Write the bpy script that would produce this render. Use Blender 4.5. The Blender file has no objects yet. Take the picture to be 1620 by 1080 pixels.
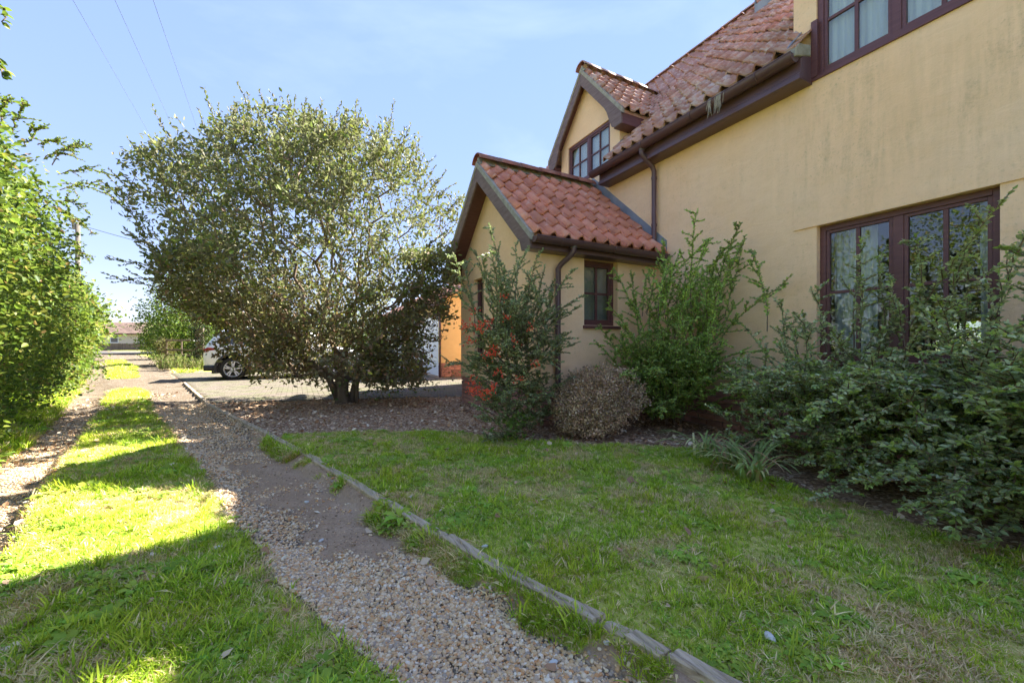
import bpy, bmesh, math, random
import numpy as np
from mathutils import Vector, Matrix, Quaternion

random.seed(7)
RNG = np.random.default_rng(11)
sc = bpy.context.scene
COL = sc.collection

# ------------------------------------------------------------------ camera
TH = math.atan(340 / 650.0)
cam_d = bpy.data.cameras.new('camera')
cam = bpy.data.objects.new('camera', cam_d)
COL.objects.link(cam)
cam.location = (0, 0, 1.0)
cam.rotation_euler = (math.radians(90), 0, -TH)
cam_d.sensor_width = 36
cam_d.lens = 650 / 1620 * 36
cam_d.shift_y = 7 / 1620
cam_d.clip_start = 0.05
cam_d.clip_end = 2000
sc.camera = cam

# ------------------------------------------------------------------ world and sun
SUN_AZ = 14.0      # degrees from +x towards +y
SUN_EL = 42.0
world = bpy.data.worlds.new('World')
sc.world = world
world.use_nodes = True
nt = world.node_tree
nt.nodes.clear()
sky = nt.nodes.new('ShaderNodeTexSky')
sky.sky_type = 'NISHITA'
sky.sun_disc = False
sky.sun_elevation = math.radians(SUN_EL)
sky.sun_rotation = math.radians(90 - SUN_AZ)
sky.air_density = 1.0
sky.dust_density = 0.0
sky.ozone_density = 2.0
tc = nt.nodes.new('ShaderNodeTexCoord')
mp = nt.nodes.new('ShaderNodeMapping')
mp.inputs['Scale'].default_value = (1.0, 1.6, 3.2)
mp.inputs['Rotation'].default_value = (0.2, 0.3, 0.9)
cn = nt.nodes.new('ShaderNodeTexNoise')
cn.inputs['Scale'].default_value = 1.5
cn.inputs['Detail'].default_value = 7
cn.inputs['Roughness'].default_value = 0.55
cn.inputs['Distortion'].default_value = 0.4
cr = nt.nodes.new('ShaderNodeMapRange')
cr.inputs['From Min'].default_value = 0.52
cr.inputs['From Max'].default_value = 0.95
cr.inputs['To Max'].default_value = 0.45
mixc = nt.nodes.new('ShaderNodeMix')
mixc.data_type = 'RGBA'
mixc.inputs['B'].default_value = (0.60, 0.70, 0.86, 1)
tint = nt.nodes.new('ShaderNodeMix')
tint.data_type = 'RGBA'
tint.blend_type = 'MULTIPLY'
tint.inputs['Factor'].default_value = 1.0
tint.inputs['B'].default_value = (0.395, 0.395, 0.48, 1)
bg = nt.nodes.new('ShaderNodeBackground')
bg.inputs['Strength'].default_value = 0.15
wo = nt.nodes.new('ShaderNodeOutputWorld')
L = nt.links.new
L(tc.outputs['Generated'], mp.inputs['Vector'])
L(mp.outputs['Vector'], cn.inputs['Vector'])
L(cn.outputs['Fac'], cr.inputs['Value'])
gm = nt.nodes.new('ShaderNodeGamma')
gm.inputs['Gamma'].default_value = 0.2
hsv = nt.nodes.new('ShaderNodeHueSaturation')
hsv.inputs['Saturation'].default_value = 2.8
hsv.inputs['Hue'].default_value = 0.515
hsv.inputs['Value'].default_value = 1.05
L(sky.outputs['Color'], gm.inputs['Color'])
L(gm.outputs['Color'], hsv.inputs['Color'])
L(hsv.outputs['Color'], tint.inputs['A'])
L(tint.outputs['Result'], mixc.inputs['A'])
L(cr.outputs['Result'], mixc.inputs['Factor'])
L(mixc.outputs['Result'], bg.inputs['Color'])
L(bg.outputs['Background'], wo.inputs['Surface'])

sun_d = bpy.data.lights.new('sun', 'SUN')
sun_d.energy = 2.0
sun_d.angle = math.radians(0.53)
sun_d.color = (1.0, 0.95, 0.86)
sun = bpy.data.objects.new('sun', sun_d)
COL.objects.link(sun)
_az, _el = math.radians(SUN_AZ), math.radians(SUN_EL)
sd = Vector((math.cos(_el) * math.cos(_az), math.cos(_el) * math.sin(_az), math.sin(_el)))
sun.rotation_euler = sd.to_track_quat('Z', 'Y').to_euler()
sun.location = sd * 50

sc.view_settings.view_transform = 'Standard'
sc.view_settings.look = 'None'
sc.view_settings.gamma = 1.0
sc.view_settings.use_curve_mapping = False
sc.view_settings.exposure = 3.75
cy = sc.cycles
cy.use_denoising = True
cy.max_bounces = 7
cy.diffuse_bounces = 5
cy.glossy_bounces = 3
cy.transmission_bounces = 4
cy.transparent_max_bounces = 10
cy.caustics_reflective = False
cy.caustics_refractive = False
cy.sample_clamp_indirect = 6

# ------------------------------------------------------------------ materials
MATS = {}


class NB:
    """small node-builder"""
    def __init__(s, name):
        s.m = bpy.data.materials.new(name)
        s.m.use_nodes = True
        s.t = s.m.node_tree
        s.t.nodes.clear()
        s.out = s.n('ShaderNodeOutputMaterial')
        MATS[name] = s.m

    def n(s, typ, **kw):
        nd = s.t.nodes.new(typ)
        for k, v in kw.items():
            setattr(nd, k, v)
        return nd

    def l(s, a, b):
        s.t.links.new(a, b)

    def val(s, sock, v):
        if isinstance(v, (int, float, tuple, list)):
            if isinstance(v, (tuple, list)) and len(v) == 3 and sock.type == 'RGBA':
                v = (*v, 1)
            sock.default_value = v
        else:
            s.l(v, sock)

    def coords(s, kind='Object', scale=(1, 1, 1), rot=(0, 0, 0)):
        if kind == 'World':
            g = s.n('ShaderNodeNewGeometry').outputs['Position']
        else:
            g = s.n('ShaderNodeTexCoord').outputs[kind]
        m = s.n('ShaderNodeMapping')
        s.l(g, m.inputs['Vector'])
        m.inputs['Scale'].default_value = scale
        m.inputs['Rotation'].default_value = rot
        return m.outputs['Vector']

    def noise(s, vec, scale, detail=4, rough=0.55, dist=0.0, col=False):
        nd = s.n('ShaderNodeTexNoise')
        s.l(vec, nd.inputs['Vector'])
        nd.inputs['Scale'].default_value = scale
        nd.inputs['Detail'].default_value = detail
        nd.inputs['Roughness'].default_value = rough
        nd.inputs['Distortion'].default_value = dist
        return nd.outputs['Color' if col else 'Fac']

    def voro(s, vec, scale, out='Color', feature='F1', rnd=1.0):
        nd = s.n('ShaderNodeTexVoronoi', feature=feature)
        s.l(vec, nd.inputs['Vector'])
        nd.inputs['Scale'].default_value = scale
        nd.inputs['Randomness'].default_value = rnd
        return nd.outputs[out]

    def ramp(s, fac, stops, interp='LINEAR'):
        nd = s.n('ShaderNodeValToRGB')
        e = nd.color_ramp.elements
        nd.color_ramp.interpolation = interp
        while len(e) < len(stops):
            e.new(0.5)
        for i, (p, c) in enumerate(stops):
            e[i].position = p
            e[i].color = (*c, 1) if len(c) == 3 else c
        s.val(nd.inputs['Fac'], fac)
        return nd.outputs['Color']

    def mr(s, v, a, b, c=0.0, d=1.0, smooth=False):
        nd = s.n('ShaderNodeMapRange')
        if smooth:
            nd.interpolation_type = 'SMOOTHSTEP'
        s.val(nd.inputs['Value'], v)
        nd.inputs['From Min'].default_value = a
        nd.inputs['From Max'].default_value = b
        nd.inputs['To Min'].default_value = c
        nd.inputs['To Max'].default_value = d
        return nd.outputs['Result']

    def mix(s, f, a, b, mode='MIX'):
        nd = s.n('ShaderNodeMix', data_type='RGBA', blend_type=mode)
        s.val(nd.inputs['Factor'], f)
        s.val(nd.inputs['A'], a)
        s.val(nd.inputs['B'], b)
        return nd.outputs['Result']

    def math(s, op, a, b=0.0):
        nd = s.n('ShaderNodeMath', operation=op)
        s.val(nd.inputs[0], a)
        s.val(nd.inputs[1], b)
        return nd.outputs[0]

    def rand(s):
        return s.n('ShaderNodeObjectInfo').outputs['Random']

    def bump(s, h, strength=0.3, dist=0.01):
        nd = s.n('ShaderNodeBump')
        nd.inputs['Strength'].default_value = strength
        nd.inputs['Distance'].default_value = dist
        s.l(h, nd.inputs['Height'])
        return nd.outputs['Normal']

    def pbr(s, color, rough=0.8, normal=None, spec=0.4, metal=0.0, link=True):
        p = s.n('ShaderNodeBsdfPrincipled')
        s.val(p.inputs['Base Color'], color)
        s.val(p.inputs['Roughness'], rough)
        p.inputs['Specular IOR Level'].default_value = spec
        p.inputs['Metallic'].default_value = metal
        if normal is not None:
            s.l(normal, p.inputs['Normal'])
        if link:
            s.l(p.outputs[0], s.out.inputs['Surface'])
        return p.outputs[0]


def mat_simple(name, c1, c2, scale=8, rough=0.7, bump=0.1, stretch=(1, 1, 1), spec=0.4, rnd=0.0, detail=5, bdist=0.004):
    b = NB(name)
    v = b.coords('Object', stretch)
    f = b.noise(v, scale, detail)
    c = b.ramp(f, [(0.3, c1), (0.7, c2)])
    if rnd:
        k = b.mr(b.rand(), 0, 1, 1 - rnd, 1 + rnd)
        hs = b.n('ShaderNodeHueSaturation')
        b.l(k, hs.inputs['Value'])
        b.l(c, hs.inputs['Color'])
        c = hs.outputs['Color']
    nrm = b.bump(b.noise(v, scale * 6, 3), bump, bdist) if bump else None
    b.pbr(c, rough, nrm, spec)
    return b.m


def mat_leaf(name, back=None, transl=0.35, rough=0.42, spec=0.45, patch=0.25, hue=(0.5, 0.5)):
    b = NB(name)
    a = b.n('ShaderNodeAttribute', attribute_name='col').outputs['Color']
    geo = b.n('ShaderNodeNewGeometry')
    nz = b.noise(b.coords('World'), 1.7, 2)
    v = b.mr(nz, 0.3, 0.7, 1 - patch, 1 + patch)
    hs = b.n('ShaderNodeHueSaturation')
    b.l(v, hs.inputs['Value'])
    b.l(a, hs.inputs['Color'])
    c = hs.outputs['Color']
    if back:
        c = b.mix(geo.outputs['Backfacing'], c, back)
    p = b.pbr(c, rough, None, spec, link=False)
    tr = b.n('ShaderNodeBsdfTranslucent')
    tcol = b.mix(0.55, c, (0.42, 0.60, 0.06))
    tcol = b.mix(0.22, c, (0.26, 0.42, 0.03))
    b.l(tcol, tr.inputs['Color'])
    mx = b.n('ShaderNodeMixShader')
    mx.inputs[0].default_value = transl
    b.l(p, mx.inputs[1])
    b.l(tr.outputs[0], mx.inputs[2])
    b.l(mx.outputs[0], b.out.inputs['Surface'])
    return b.m


# render (painted plaster) ---------------------------------------------------
def mat_plaster(name, base=(0.98, 0.655, 0.375), pale=(0.98, 0.71, 0.455), stain=True):
    b = NB(name)
    w = b.coords('World')
    c = b.ramp(b.noise(w, 0.9, 4), [(0.3, base), (0.72, pale)])
    fine = b.noise(w, 70, 4, 0.7)
    trow = b.noise(b.coords('World', (1, 1, 2.2)), 4.5, 5, 0.6, 0.6)
    c = b.mix(b.mr(trow, 0.35, 0.7, 0, 0.30), c, (base[0] * 0.84, base[1] * 0.80, base[2] * 0.72))
    if stain:
        ws = b.coords('World', (6.0, 6.0, 0.7))
        st = b.noise(ws, 2.2, 7, 0.68)
        blot = b.noise(w, 1.6, 5, 0.6)
        sep = b.n('ShaderNodeSeparateXYZ')
        b.l(b.n('ShaderNodeNewGeometry').outputs['Position'], sep.inputs[0])
        # mould concentrates under the big upstairs window, y < 2.8, z > 2.2
        my = b.mr(sep.outputs['Y'], 3.4, 1.1, 0.16, 1.0, True)
        mz = b.mr(sep.outputs['Z'], 2.0, 2.9, 0.35, 1.0, True)
        mz2 = b.mr(sep.outputs['Z'], 3.62, 3.3, 0.35, 1.0, True)
        m = b.math('MULTIPLY', b.math('MULTIPLY', my, mz), mz2)
        s1 = b.mr(st, 0.42, 0.66, 0, 1, True)
        s2 = b.mr(blot, 0.38, 0.60, 0, 1, True)
        f = b.math('MULTIPLY', b.math('MULTIPLY', s1, s2), m)
        f = b.math('MULTIPLY', f, b.mr(b.noise(w, 30, 4, 0.8), 0.42, 0.62, 0.15, 1))
        c = b.mix(b.math('MULTIPLY', f, 0.50), c, (0.40, 0.29, 0.15))
        haz = b.math('MULTIPLY', b.mr(st, 0.35, 0.7, 0, 0.30), m)
        c = b.mix(haz, c, (0.60, 0.44, 0.23))
        # splash dirt close to the ground
        low = b.mr(sep.outputs['Z'], 0.95, 0.45, 0, 1, True)
        g = b.math('MULTIPLY', low, b.mr(b.noise(w, 3.0, 5), 0.4, 0.7, 0, 0.4))
        c = b.mix(g, c, (0.30, 0.24, 0.11))
        sp = b.mr(b.noise(w, 42, 4, 0.75), 0.56, 0.70, 0, 0.5)
        c = b.mix(b.math('MULTIPLY', sp, b.mr(blot, 0.35, 0.7, 0.1, 1)), c, (0.42, 0.32, 0.16))
    hh = b.math('ADD', b.math('MULTIPLY', fine, 0.45), b.math('ADD', trow, b.noise(w, 1.8, 3)))
    b.pbr(c, 0.92, b.bump(hh, 0.40, 0.016), 0.03)
    return b.m


mat_plaster('plaster')
mat_plaster('plaster_orange', (0.78, 0.58, 0.28), (0.80, 0.61, 0.31), False)
mat_simple('brick', (0.34, 0.165, 0.13), (0.45, 0.235, 0.185), 14, 0.85, 0.35, rnd=0.3)
mat_simple('mortar', (0.36, 0.30, 0.25), (0.44, 0.38, 0.32), 20, 0.95, 0.4)
mat_simple('brown_plastic', (0.10, 0.052, 0.055), (0.125, 0.068, 0.07), 3, 0.34, 0.02, spec=0.5)
mat_simple('brown_wood', (0.115, 0.045, 0.042), (0.16, 0.065, 0.060), 6, 0.42, 0.15, (1, 1, 8), spec=0.45)
mat_simple('barge_wood', (0.15, 0.095, 0.085), (0.23, 0.165, 0.145), 5, 0.65, 0.2, (1, 1, 6), spec=0.3)
mat_simple('grey_pipe', (0.16, 0.14, 0.14), (0.24, 0.21, 0.20), 9, 0.5, 0.05)
mat_simple('lead', (0.19, 0.215, 0.25), (0.30, 0.32, 0.35), 5, 0.55, 0.15, spec=0.5)
mat_simple('verge_mortar', (0.27, 0.25, 0.18), (0.42, 0.39, 0.31), 14, 0.95, 0.6, bdist=0.01)
mat_simple('white_wall', (0.72, 0.70, 0.66), (0.78, 0.76, 0.72), 4, 0.9, 0.1)
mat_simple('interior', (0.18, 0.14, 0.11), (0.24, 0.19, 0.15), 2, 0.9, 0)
mat_simple('garage_white', (0.74, 0.75, 0.78), (0.80, 0.81, 0.83), 3, 0.45, 0)
mat_simple('bark', (0.10, 0.072, 0.052), (0.20, 0.15, 0.11), 22, 0.9, 0.6, (1, 1, 0.3))
mat_simple('twig', (0.15, 0.10, 0.065), (0.24, 0.17, 0.11), 30, 0.8, 0.2)
mat_simple('pole_wood', (0.10, 0.085, 0.07), (0.17, 0.15, 0.125), 4, 0.9, 0.3, (8, 8, 0.6))
mat_simple('cable', (0.13, 0.16, 0.24), (0.15, 0.18, 0.27), 2, 0.6, 0)
mat_simple('dark_cable', (0.03, 0.03, 0.035), (0.05, 0.05, 0.05), 2, 0.6, 0)
mat_simple('fence_wood', (0.12, 0.085, 0.065), (0.22, 0.165, 0.13), 5, 0.9, 0.3, (3, 3, 0.5), rnd=0.2)
mat_simple('berry', (0.72, 0.05, 0.03), (0.82, 0.13, 0.04), 30, 0.35, 0, spec=0.5)
mat_simple('asphalt', (0.085, 0.078, 0.07), (0.11, 0.10, 0.092), 30, 0.9, 0.2)
mat_simple('bungalow_wall', (0.66, 0.55, 0.43), (0.72, 0.61, 0.48), 2, 0.9, 0)
mat_simple('white_upvc', (0.75, 0.76, 0.78), (0.8, 0.8, 0.82), 4, 0.35, 0)
mat_simple('dry_stub', (0.35, 0.25, 0.14), (0.5, 0.38, 0.22), 9, 0.9, 0.1)
mat_simple('moss', (0.22, 0.30, 0.03), (0.45, 0.52, 0.07), 40, 0.95, 0.6)
mat_simple('flowered_moss', (0.30, 0.26, 0.19), (0.42, 0.37, 0.29), 30, 0.95, 0.3)


def mat_tile(name, c1, c2, c3, lichen, amount):
    b = NB(name)
    w = b.coords('World')
    r = b.rand()
    c = b.ramp(r, [(0.0, c1), (0.5, c2), (1.0, c3)])
    c = b.mix(b.mr(b.noise(w, 12, 5), 0.35, 0.7, 0, 0.55), c, c1)
    hsx = b.n('ShaderNodeHueSaturation')
    b.l(b.mr(b.noise(w, 2.6, 2), 0.3, 0.7, 0.8, 1.25), hsx.inputs['Value'])
    b.l(c, hsx.inputs['Color'])
    c = hsx.outputs['Color']
    li = b.mr(b.noise(w, 9, 7, 0.7), 0.62 - amount, 0.72 - amount * 0.5, 0, 0.9)
    big = b.mr(b.noise(w, 1.3, 3), 0.35, 0.65, 0.15, 1.0)
    c = b.mix(b.math('MULTIPLY', li, big), c, lichen)
    sp = b.mr(b.noise(w, 60, 2), 0.66, 0.72, 0, 0.5)
    c = b.mix(sp, c, (0.09, 0.06, 0.05))
    b.pbr(c, 0.82, b.bump(b.noise(w, 70, 3), 0.35, 0.006), 0.12)
    return b.m


mat_tile('tile_red', (0.54, 0.22, 0.145), (0.62, 0.265, 0.175), (0.68, 0.32, 0.215), (0.66, 0.52, 0.44), 0.06)
mat_tile('tile_old', (0.37, 0.18, 0.13), (0.46, 0.24, 0.175), (0.54, 0.31, 0.235), (0.66, 0.58, 0.50), 0.17)
mat_tile('ridge_clay', (0.30, 0.12, 0.08), (0.38, 0.15, 0.10), (0.30, 0.15, 0.11), (0.34, 0.29, 0.22), 0.12)
mat_simple('roof_brown', (0.15, 0.095, 0.072), (0.26, 0.18, 0.14), 6, 0.9, 0.2, rnd=0.2)

# glass
b = NB('glass')
fr = b.n('ShaderNodeFresnel')
fr.inputs['IOR'].default_value = 1.75
wv = b.noise(b.coords('World'), 1.3, 2)
nb_ = b.bump(wv, 0.06, 0.05)
b.l(nb_, fr.inputs['Normal'])
gl = b.n('ShaderNodeBsdfGlossy')
gl.inputs['Roughness'].default_value = 0.015
b.l(nb_, gl.inputs['Normal'])
tp = b.n('ShaderNodeBsdfTransparent')
tp.inputs['Color'].default_value = (0.86, 0.90, 0.88, 1)
mx = b.n('ShaderNodeMixShader')
lw = b.n('ShaderNodeLayerWeight')
b.l(nb_, lw.inputs['Normal'])
b.l(b.mr(b.math('POWER', lw.outputs['Facing'], 3.6), 0, 1, 0.085, 1.0), mx.inputs[0])
b.l(tp.outputs[0], mx.inputs[1])
b.l(gl.outputs[0], mx.inputs[2])
b.l(mx.outputs[0], b.out.inputs['Surface'])

# curtains: pleated sheer cloth
b = NB('curtain')
v = b.coords('World')
f = b.noise(b.coords('World', (1, 14, 0.5)), 3, 3)
c = b.ramp(f, [(0.3, (0.74, 0.75, 0.74)), (0.7, (0.90, 0.90, 0.89))])
b.pbr(c, 0.9, None, 0.1)

mat_simple('net', (0.40, 0.37, 0.33), (0.50, 0.47, 0.42), 5, 0.9, 0)
# gloss car paint etc.
mat_simple('car_paint', (0.80, 0.80, 0.78), (0.84, 0.84, 0.82), 2, 0.22, 0, spec=0.6)
mat_simple('car_black', (0.022, 0.022, 0.024), (0.032, 0.032, 0.034), 5, 0.6, 0.05)
mat_simple('tyre', (0.018, 0.017, 0.017), (0.03, 0.028, 0.027), 12, 0.85, 0.1)
mat_simple('alloy', (0.62, 0.62, 0.64), (0.68, 0.68, 0.70), 3, 0.3, 0, spec=0.7)
mat_simple('car_glass', (0.02, 0.024, 0.03), (0.03, 0.034, 0.04), 2, 0.06, 0, spec=0.8)
mat_simple('red_lamp', (0.22, 0.012, 0.018), (0.34, 0.02, 0.025), 12, 0.15, 0, spec=0.7)
mat_simple('flint', (0.55, 0.55, 0.52), (0.72, 0.71, 0.68), 18, 0.7, 0.2)

# weathered edging timber
b = NB('edging_wood')
v = b.coords('Object', (1, 1, 1))
g = b.noise(b.coords('Object', (26, 0.9, 14)), 2.2, 6, 0.65, 0.3)
c = b.ramp(g, [(0.28, (0.22, 0.155, 0.10)), (0.5, (0.52, 0.41, 0.29)), (0.75, (0.70, 0.57, 0.42))])
c = b.mix(b.mr(b.noise(v, 6, 4), 0.5, 0.7, 0, 0.4), c, (0.30, 0.28, 0.14))
b.pbr(c, 0.9, b.bump(g, 0.8, 0.006), 0.2)

# pavers
b = NB('paver')
w = b.coords('World')
c = b.ramp(b.rand(), [(0, (0.125, 0.105, 0.085)), (0.5, (0.155, 0.132, 0.105)), (1, (0.18, 0.145, 0.12))])
c = b.mix(b.mr(b.noise(w, 2.0, 5), 0.4, 0.68, 0, 0.65), c, (0.12, 0.14, 0.05))
c = b.mix(b.mr(b.noise(w, 40, 3), 0.4, 0.8, 0, 0.4), c, (0.16, 0.13, 0.11))
b.pbr(c, 0.9, b.bump(b.noise(w, 60, 3), 0.3, 0.005), 0.2)

# foliage
mat_leaf('leaf_tree', (0.24, 0.22, 0.13), 0.30, 0.55, 0.22)
mat_leaf('leaf_hedge', None, 0.44, 0.5, 0.25)
mat_leaf('leaf_shrub', None, 0.34, 0.40, 0.42)
mat_leaf('leaf_dry', None, 0.25, 0.8, 0.2)


def mat_grass():
    b = NB('grass_blade')
    a = b.n('ShaderNodeAttribute', attribute_name='col').outputs['Color']
    w = b.coords('World')
    r = b.rand()
    hs = b.n('ShaderNodeHueSaturation')
    b.l(b.mr(r, 0, 1, 0.75, 1.3), hs.inputs['Value'])
    b.l(b.mr(b.noise(w, 2.4, 3), 0.3, 0.7, 0.475, 0.515), hs.inputs['Hue'])
    b.l(a, hs.inputs['Color'])
    p = b.pbr(hs.outputs['Color'], 0.8, None, 0.04, link=False)
    tr = b.n('ShaderNodeBsdfTranslucent')
    b.l(b.mix(0.35, hs.outputs['Color'], (0.30, 0.42, 0.03)), tr.inputs['Color'])
    mx = b.n('ShaderNodeMixShader')
    mx.inputs[0].default_value = 0.35
    b.l(p, mx.inputs[1])
    b.l(tr.outputs[0], mx.inputs[2])
    b.l(mx.outputs[0], b.out.inputs['Surface'])


mat_grass()

# pebbles
b = NB('pebble')
r = b.rand()
c = b.ramp(r, [(0.0, (0.84, 0.62, 0.38)), (0.16, (0.70, 0.44, 0.22)), (0.32, (0.90, 0.72, 0.48)), (0.46, (0.56, 0.42, 0.29)),
               (0.60, (0.74, 0.51, 0.28)), (0.74, (0.92, 0.80, 0.62)), (0.81, (0.70, 0.36, 0.15)), (0.90, (0.44, 0.36, 0.28)), (1.0, (0.76, 0.56, 0.34))], 'CONSTANT')
v = b.coords('Object')
c = b.mix(b.mr(b.noise(v, 40, 3), 0.4, 0.8, 0, 0.5), c, (0.30, 0.22, 0.15))
b.pbr(c, 0.9, None, 0.08)

mat_simple('crumb', (0.28, 0.18, 0.11), (0.55, 0.41, 0.28), 60, 0.95, 0, rnd=0.45, spec=0.0)
# fallen leaves
b = NB('dead_leaf')
r = b.rand()
c = b.ramp(r, [(0.0, (0.44, 0.26, 0.15)), (0.25, (0.56, 0.38, 0.24)), (0.5, (0.32, 0.19, 0.12)), (0.7, (0.68, 0.52, 0.35)), (0.9, (0.78, 0.66, 0.50))], 'CONSTANT')
b.pbr(c, 0.9, None, 0.05)


# the ground shader: weights painted per vertex from one function
def mat_ground():
    b = NB('ground_mix')
    w = b.coords('World')
    at = b.n('ShaderNodeAttribute', attribute_name='wts')
    sep = b.n('ShaderNodeSeparateColor')
    b.l(at.outputs['Color'], sep.inputs[0])
    wg, wsn, wl = sep.outputs[0], sep.outputs[1], sep.outputs[2]   # gravel, grass, litter ; rest soil
    soil = b.ramp(b.math('ADD', b.math('MULTIPLY', b.noise(w, 4, 8, 0.7), 0.5), b.math('MULTIPLY', b.noise(w, 60, 4, 0.8), 0.5)), [(0.3, (0.26, 0.17, 0.11)), (0.50, (0.42, 0.29, 0.19)), (0.72, (0.62, 0.45, 0.31))])
    soil = b.mix(b.mr(b.voro(w, 130, 'Distance'), 0.22, 0.12, 0, 0.55), soil, (0.60, 0.50, 0.38))
    stone = b.voro(w, 75, 'Color')
    sepc = b.n('ShaderNodeSeparateColor')
    b.l(stone, sepc.inputs[0])
    grav = b.ramp(sepc.outputs[0], [(0.0, (0.48, 0.42, 0.33)), (0.2, (0.34, 0.26, 0.18)), (0.4, (0.56, 0.52, 0.45)), (0.55, (0.25, 0.22, 0.20)),
                                    (0.7, (0.42, 0.34, 0.25)), (0.85, (0.60, 0.57, 0.52)), (0.95, (0.36, 0.20, 0.12))], 'CONSTANT')
    vd = b.voro(w, 75, 'Distance')
    grav = b.mix(b.mr(vd, 0.35, 0.62, 0, 0.85), grav, (0.30, 0.225, 0.165))
    dust = b.mr(b.noise(w, 3.2, 6, 0.6), 0.42, 0.62, 0.0, 0.8)
    grav = b.mix(0.50, b.mix(dust, grav, (0.26, 0.20, 0.14)), (0.07, 0.052, 0.034))
    turf = b.ramp(b.noise(w, 14, 6, 0.7), [(0.3, (0.34, 0.38, 0.07)), (0.5, (0.50, 0.50, 0.12)), (0.72, (0.74, 0.60, 0.25))])
    chips = b.voro(b.coords('World', (1, 1, 1), (0, 0, 0.5)), 48, 'Color')
    sepd = b.n('ShaderNodeSeparateColor')
    b.l(chips, sepd.inputs[0])
    lit = b.ramp(sepd.outputs[0], [(0.0, (0.34, 0.21, 0.13)), (0.3, (0.46, 0.31, 0.20)), (0.55, (0.24, 0.155, 0.10)), (0.8, (0.62, 0.46, 0.31)), (0.94, (0.74, 0.60, 0.44))], 'CONSTANT')
    n1 = b.math('MULTIPLY', b.math('SUBTRACT', b.noise(w, 22, 6, 0.8), 0.5), 1.7)

    def edge(x):
        return b.mr(b.math('ADD', x, n1), 0.38, 0.62, 0, 1)
    c = b.mix(edge(wg), soil, grav)
    c = b.mix(edge(wl), c, lit)
    c = b.mix(edge(wsn), c, turf)
    h = b.math('ADD', b.noise(w, 30, 5, 0.7), b.math('MULTIPLY', b.math('SUBTRACT', 0.6, vd), wg))
    b.pbr(c, 1.0, b.bump(h, 0.9, 0.016), 0.0)
    return b.m


mat_ground()
mat_simple('field', (0.12, 0.14, 0.045), (0.19, 0.20, 0.075), 1.5, 0.95, 0.3)


# ------------------------------------------------------------------ mesh helpers
def tag(o, label=None, cat=None, group=None, kind=None):
    if label: o['label'] = label
    if cat: o['category'] = cat
    if group: o['group'] = group
    if kind: o['kind'] = kind
    return o


def thing(name, label, cat, loc=(0, 0, 0), group=None):
    o = bpy.data.objects.new(name, None)
    COL.objects.link(o)
    o.location = loc
    o.empty_display_size = 0.2
    return tag(o, label, cat, group)


def root_of(o):
    while o.parent:
        o = o.parent
    return o


def mesh_obj(name, V, Fc, mat, parent=None, smooth=False, colors=None, org=None):
    """V (N,3) world coordinates, Fc list of index tuples or (M,k) array"""
    V = np.asarray(V, dtype=np.float64).reshape(-1, 3)
    if parent is not None:
        V = V - np.array(root_of(parent).location)
    elif org is not None:
        V = V - np.array(org)
    me = bpy.data.meshes.new(name)
    if isinstance(Fc, np.ndarray):
        m, k = Fc.shape
        me.vertices.add(len(V))
        me.vertices.foreach_set('co', V.ravel())
        me.loops.add(m * k)
        me.loops.foreach_set('vertex_index', Fc.ravel().astype(np.int32))
        me.polygons.add(m)
        me.polygons.foreach_set('loop_start', np.arange(0, m * k, k, dtype=np.int32))
        me.update(calc_edges=True)
    else:
        me.from_pydata(V.tolist(), [], Fc)
        me.update()
    if smooth:
        me.polygons.foreach_set('use_smooth', np.ones(len(me.polygons), dtype=bool))
    if colors is not None:
        ca = me.color_attributes.new('col' if not isinstance(colors, tuple) else colors[0], 'FLOAT_COLOR', 'POINT')
        cc = colors if not isinstance(colors, tuple) else colors[1]
        cc = np.concatenate([cc, np.ones((len(cc), 1))], 1)
        ca.data.foreach_set('color', cc.ravel().astype(np.float32))
    me.materials.append(MATS[mat] if isinstance(mat, str) else mat)
    o = bpy.data.objects.new(name, me)
    COL.objects.link(o)
    if parent is not None:
        o.parent = parent
    elif org is not None:
        o.location = org
    return o


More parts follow.
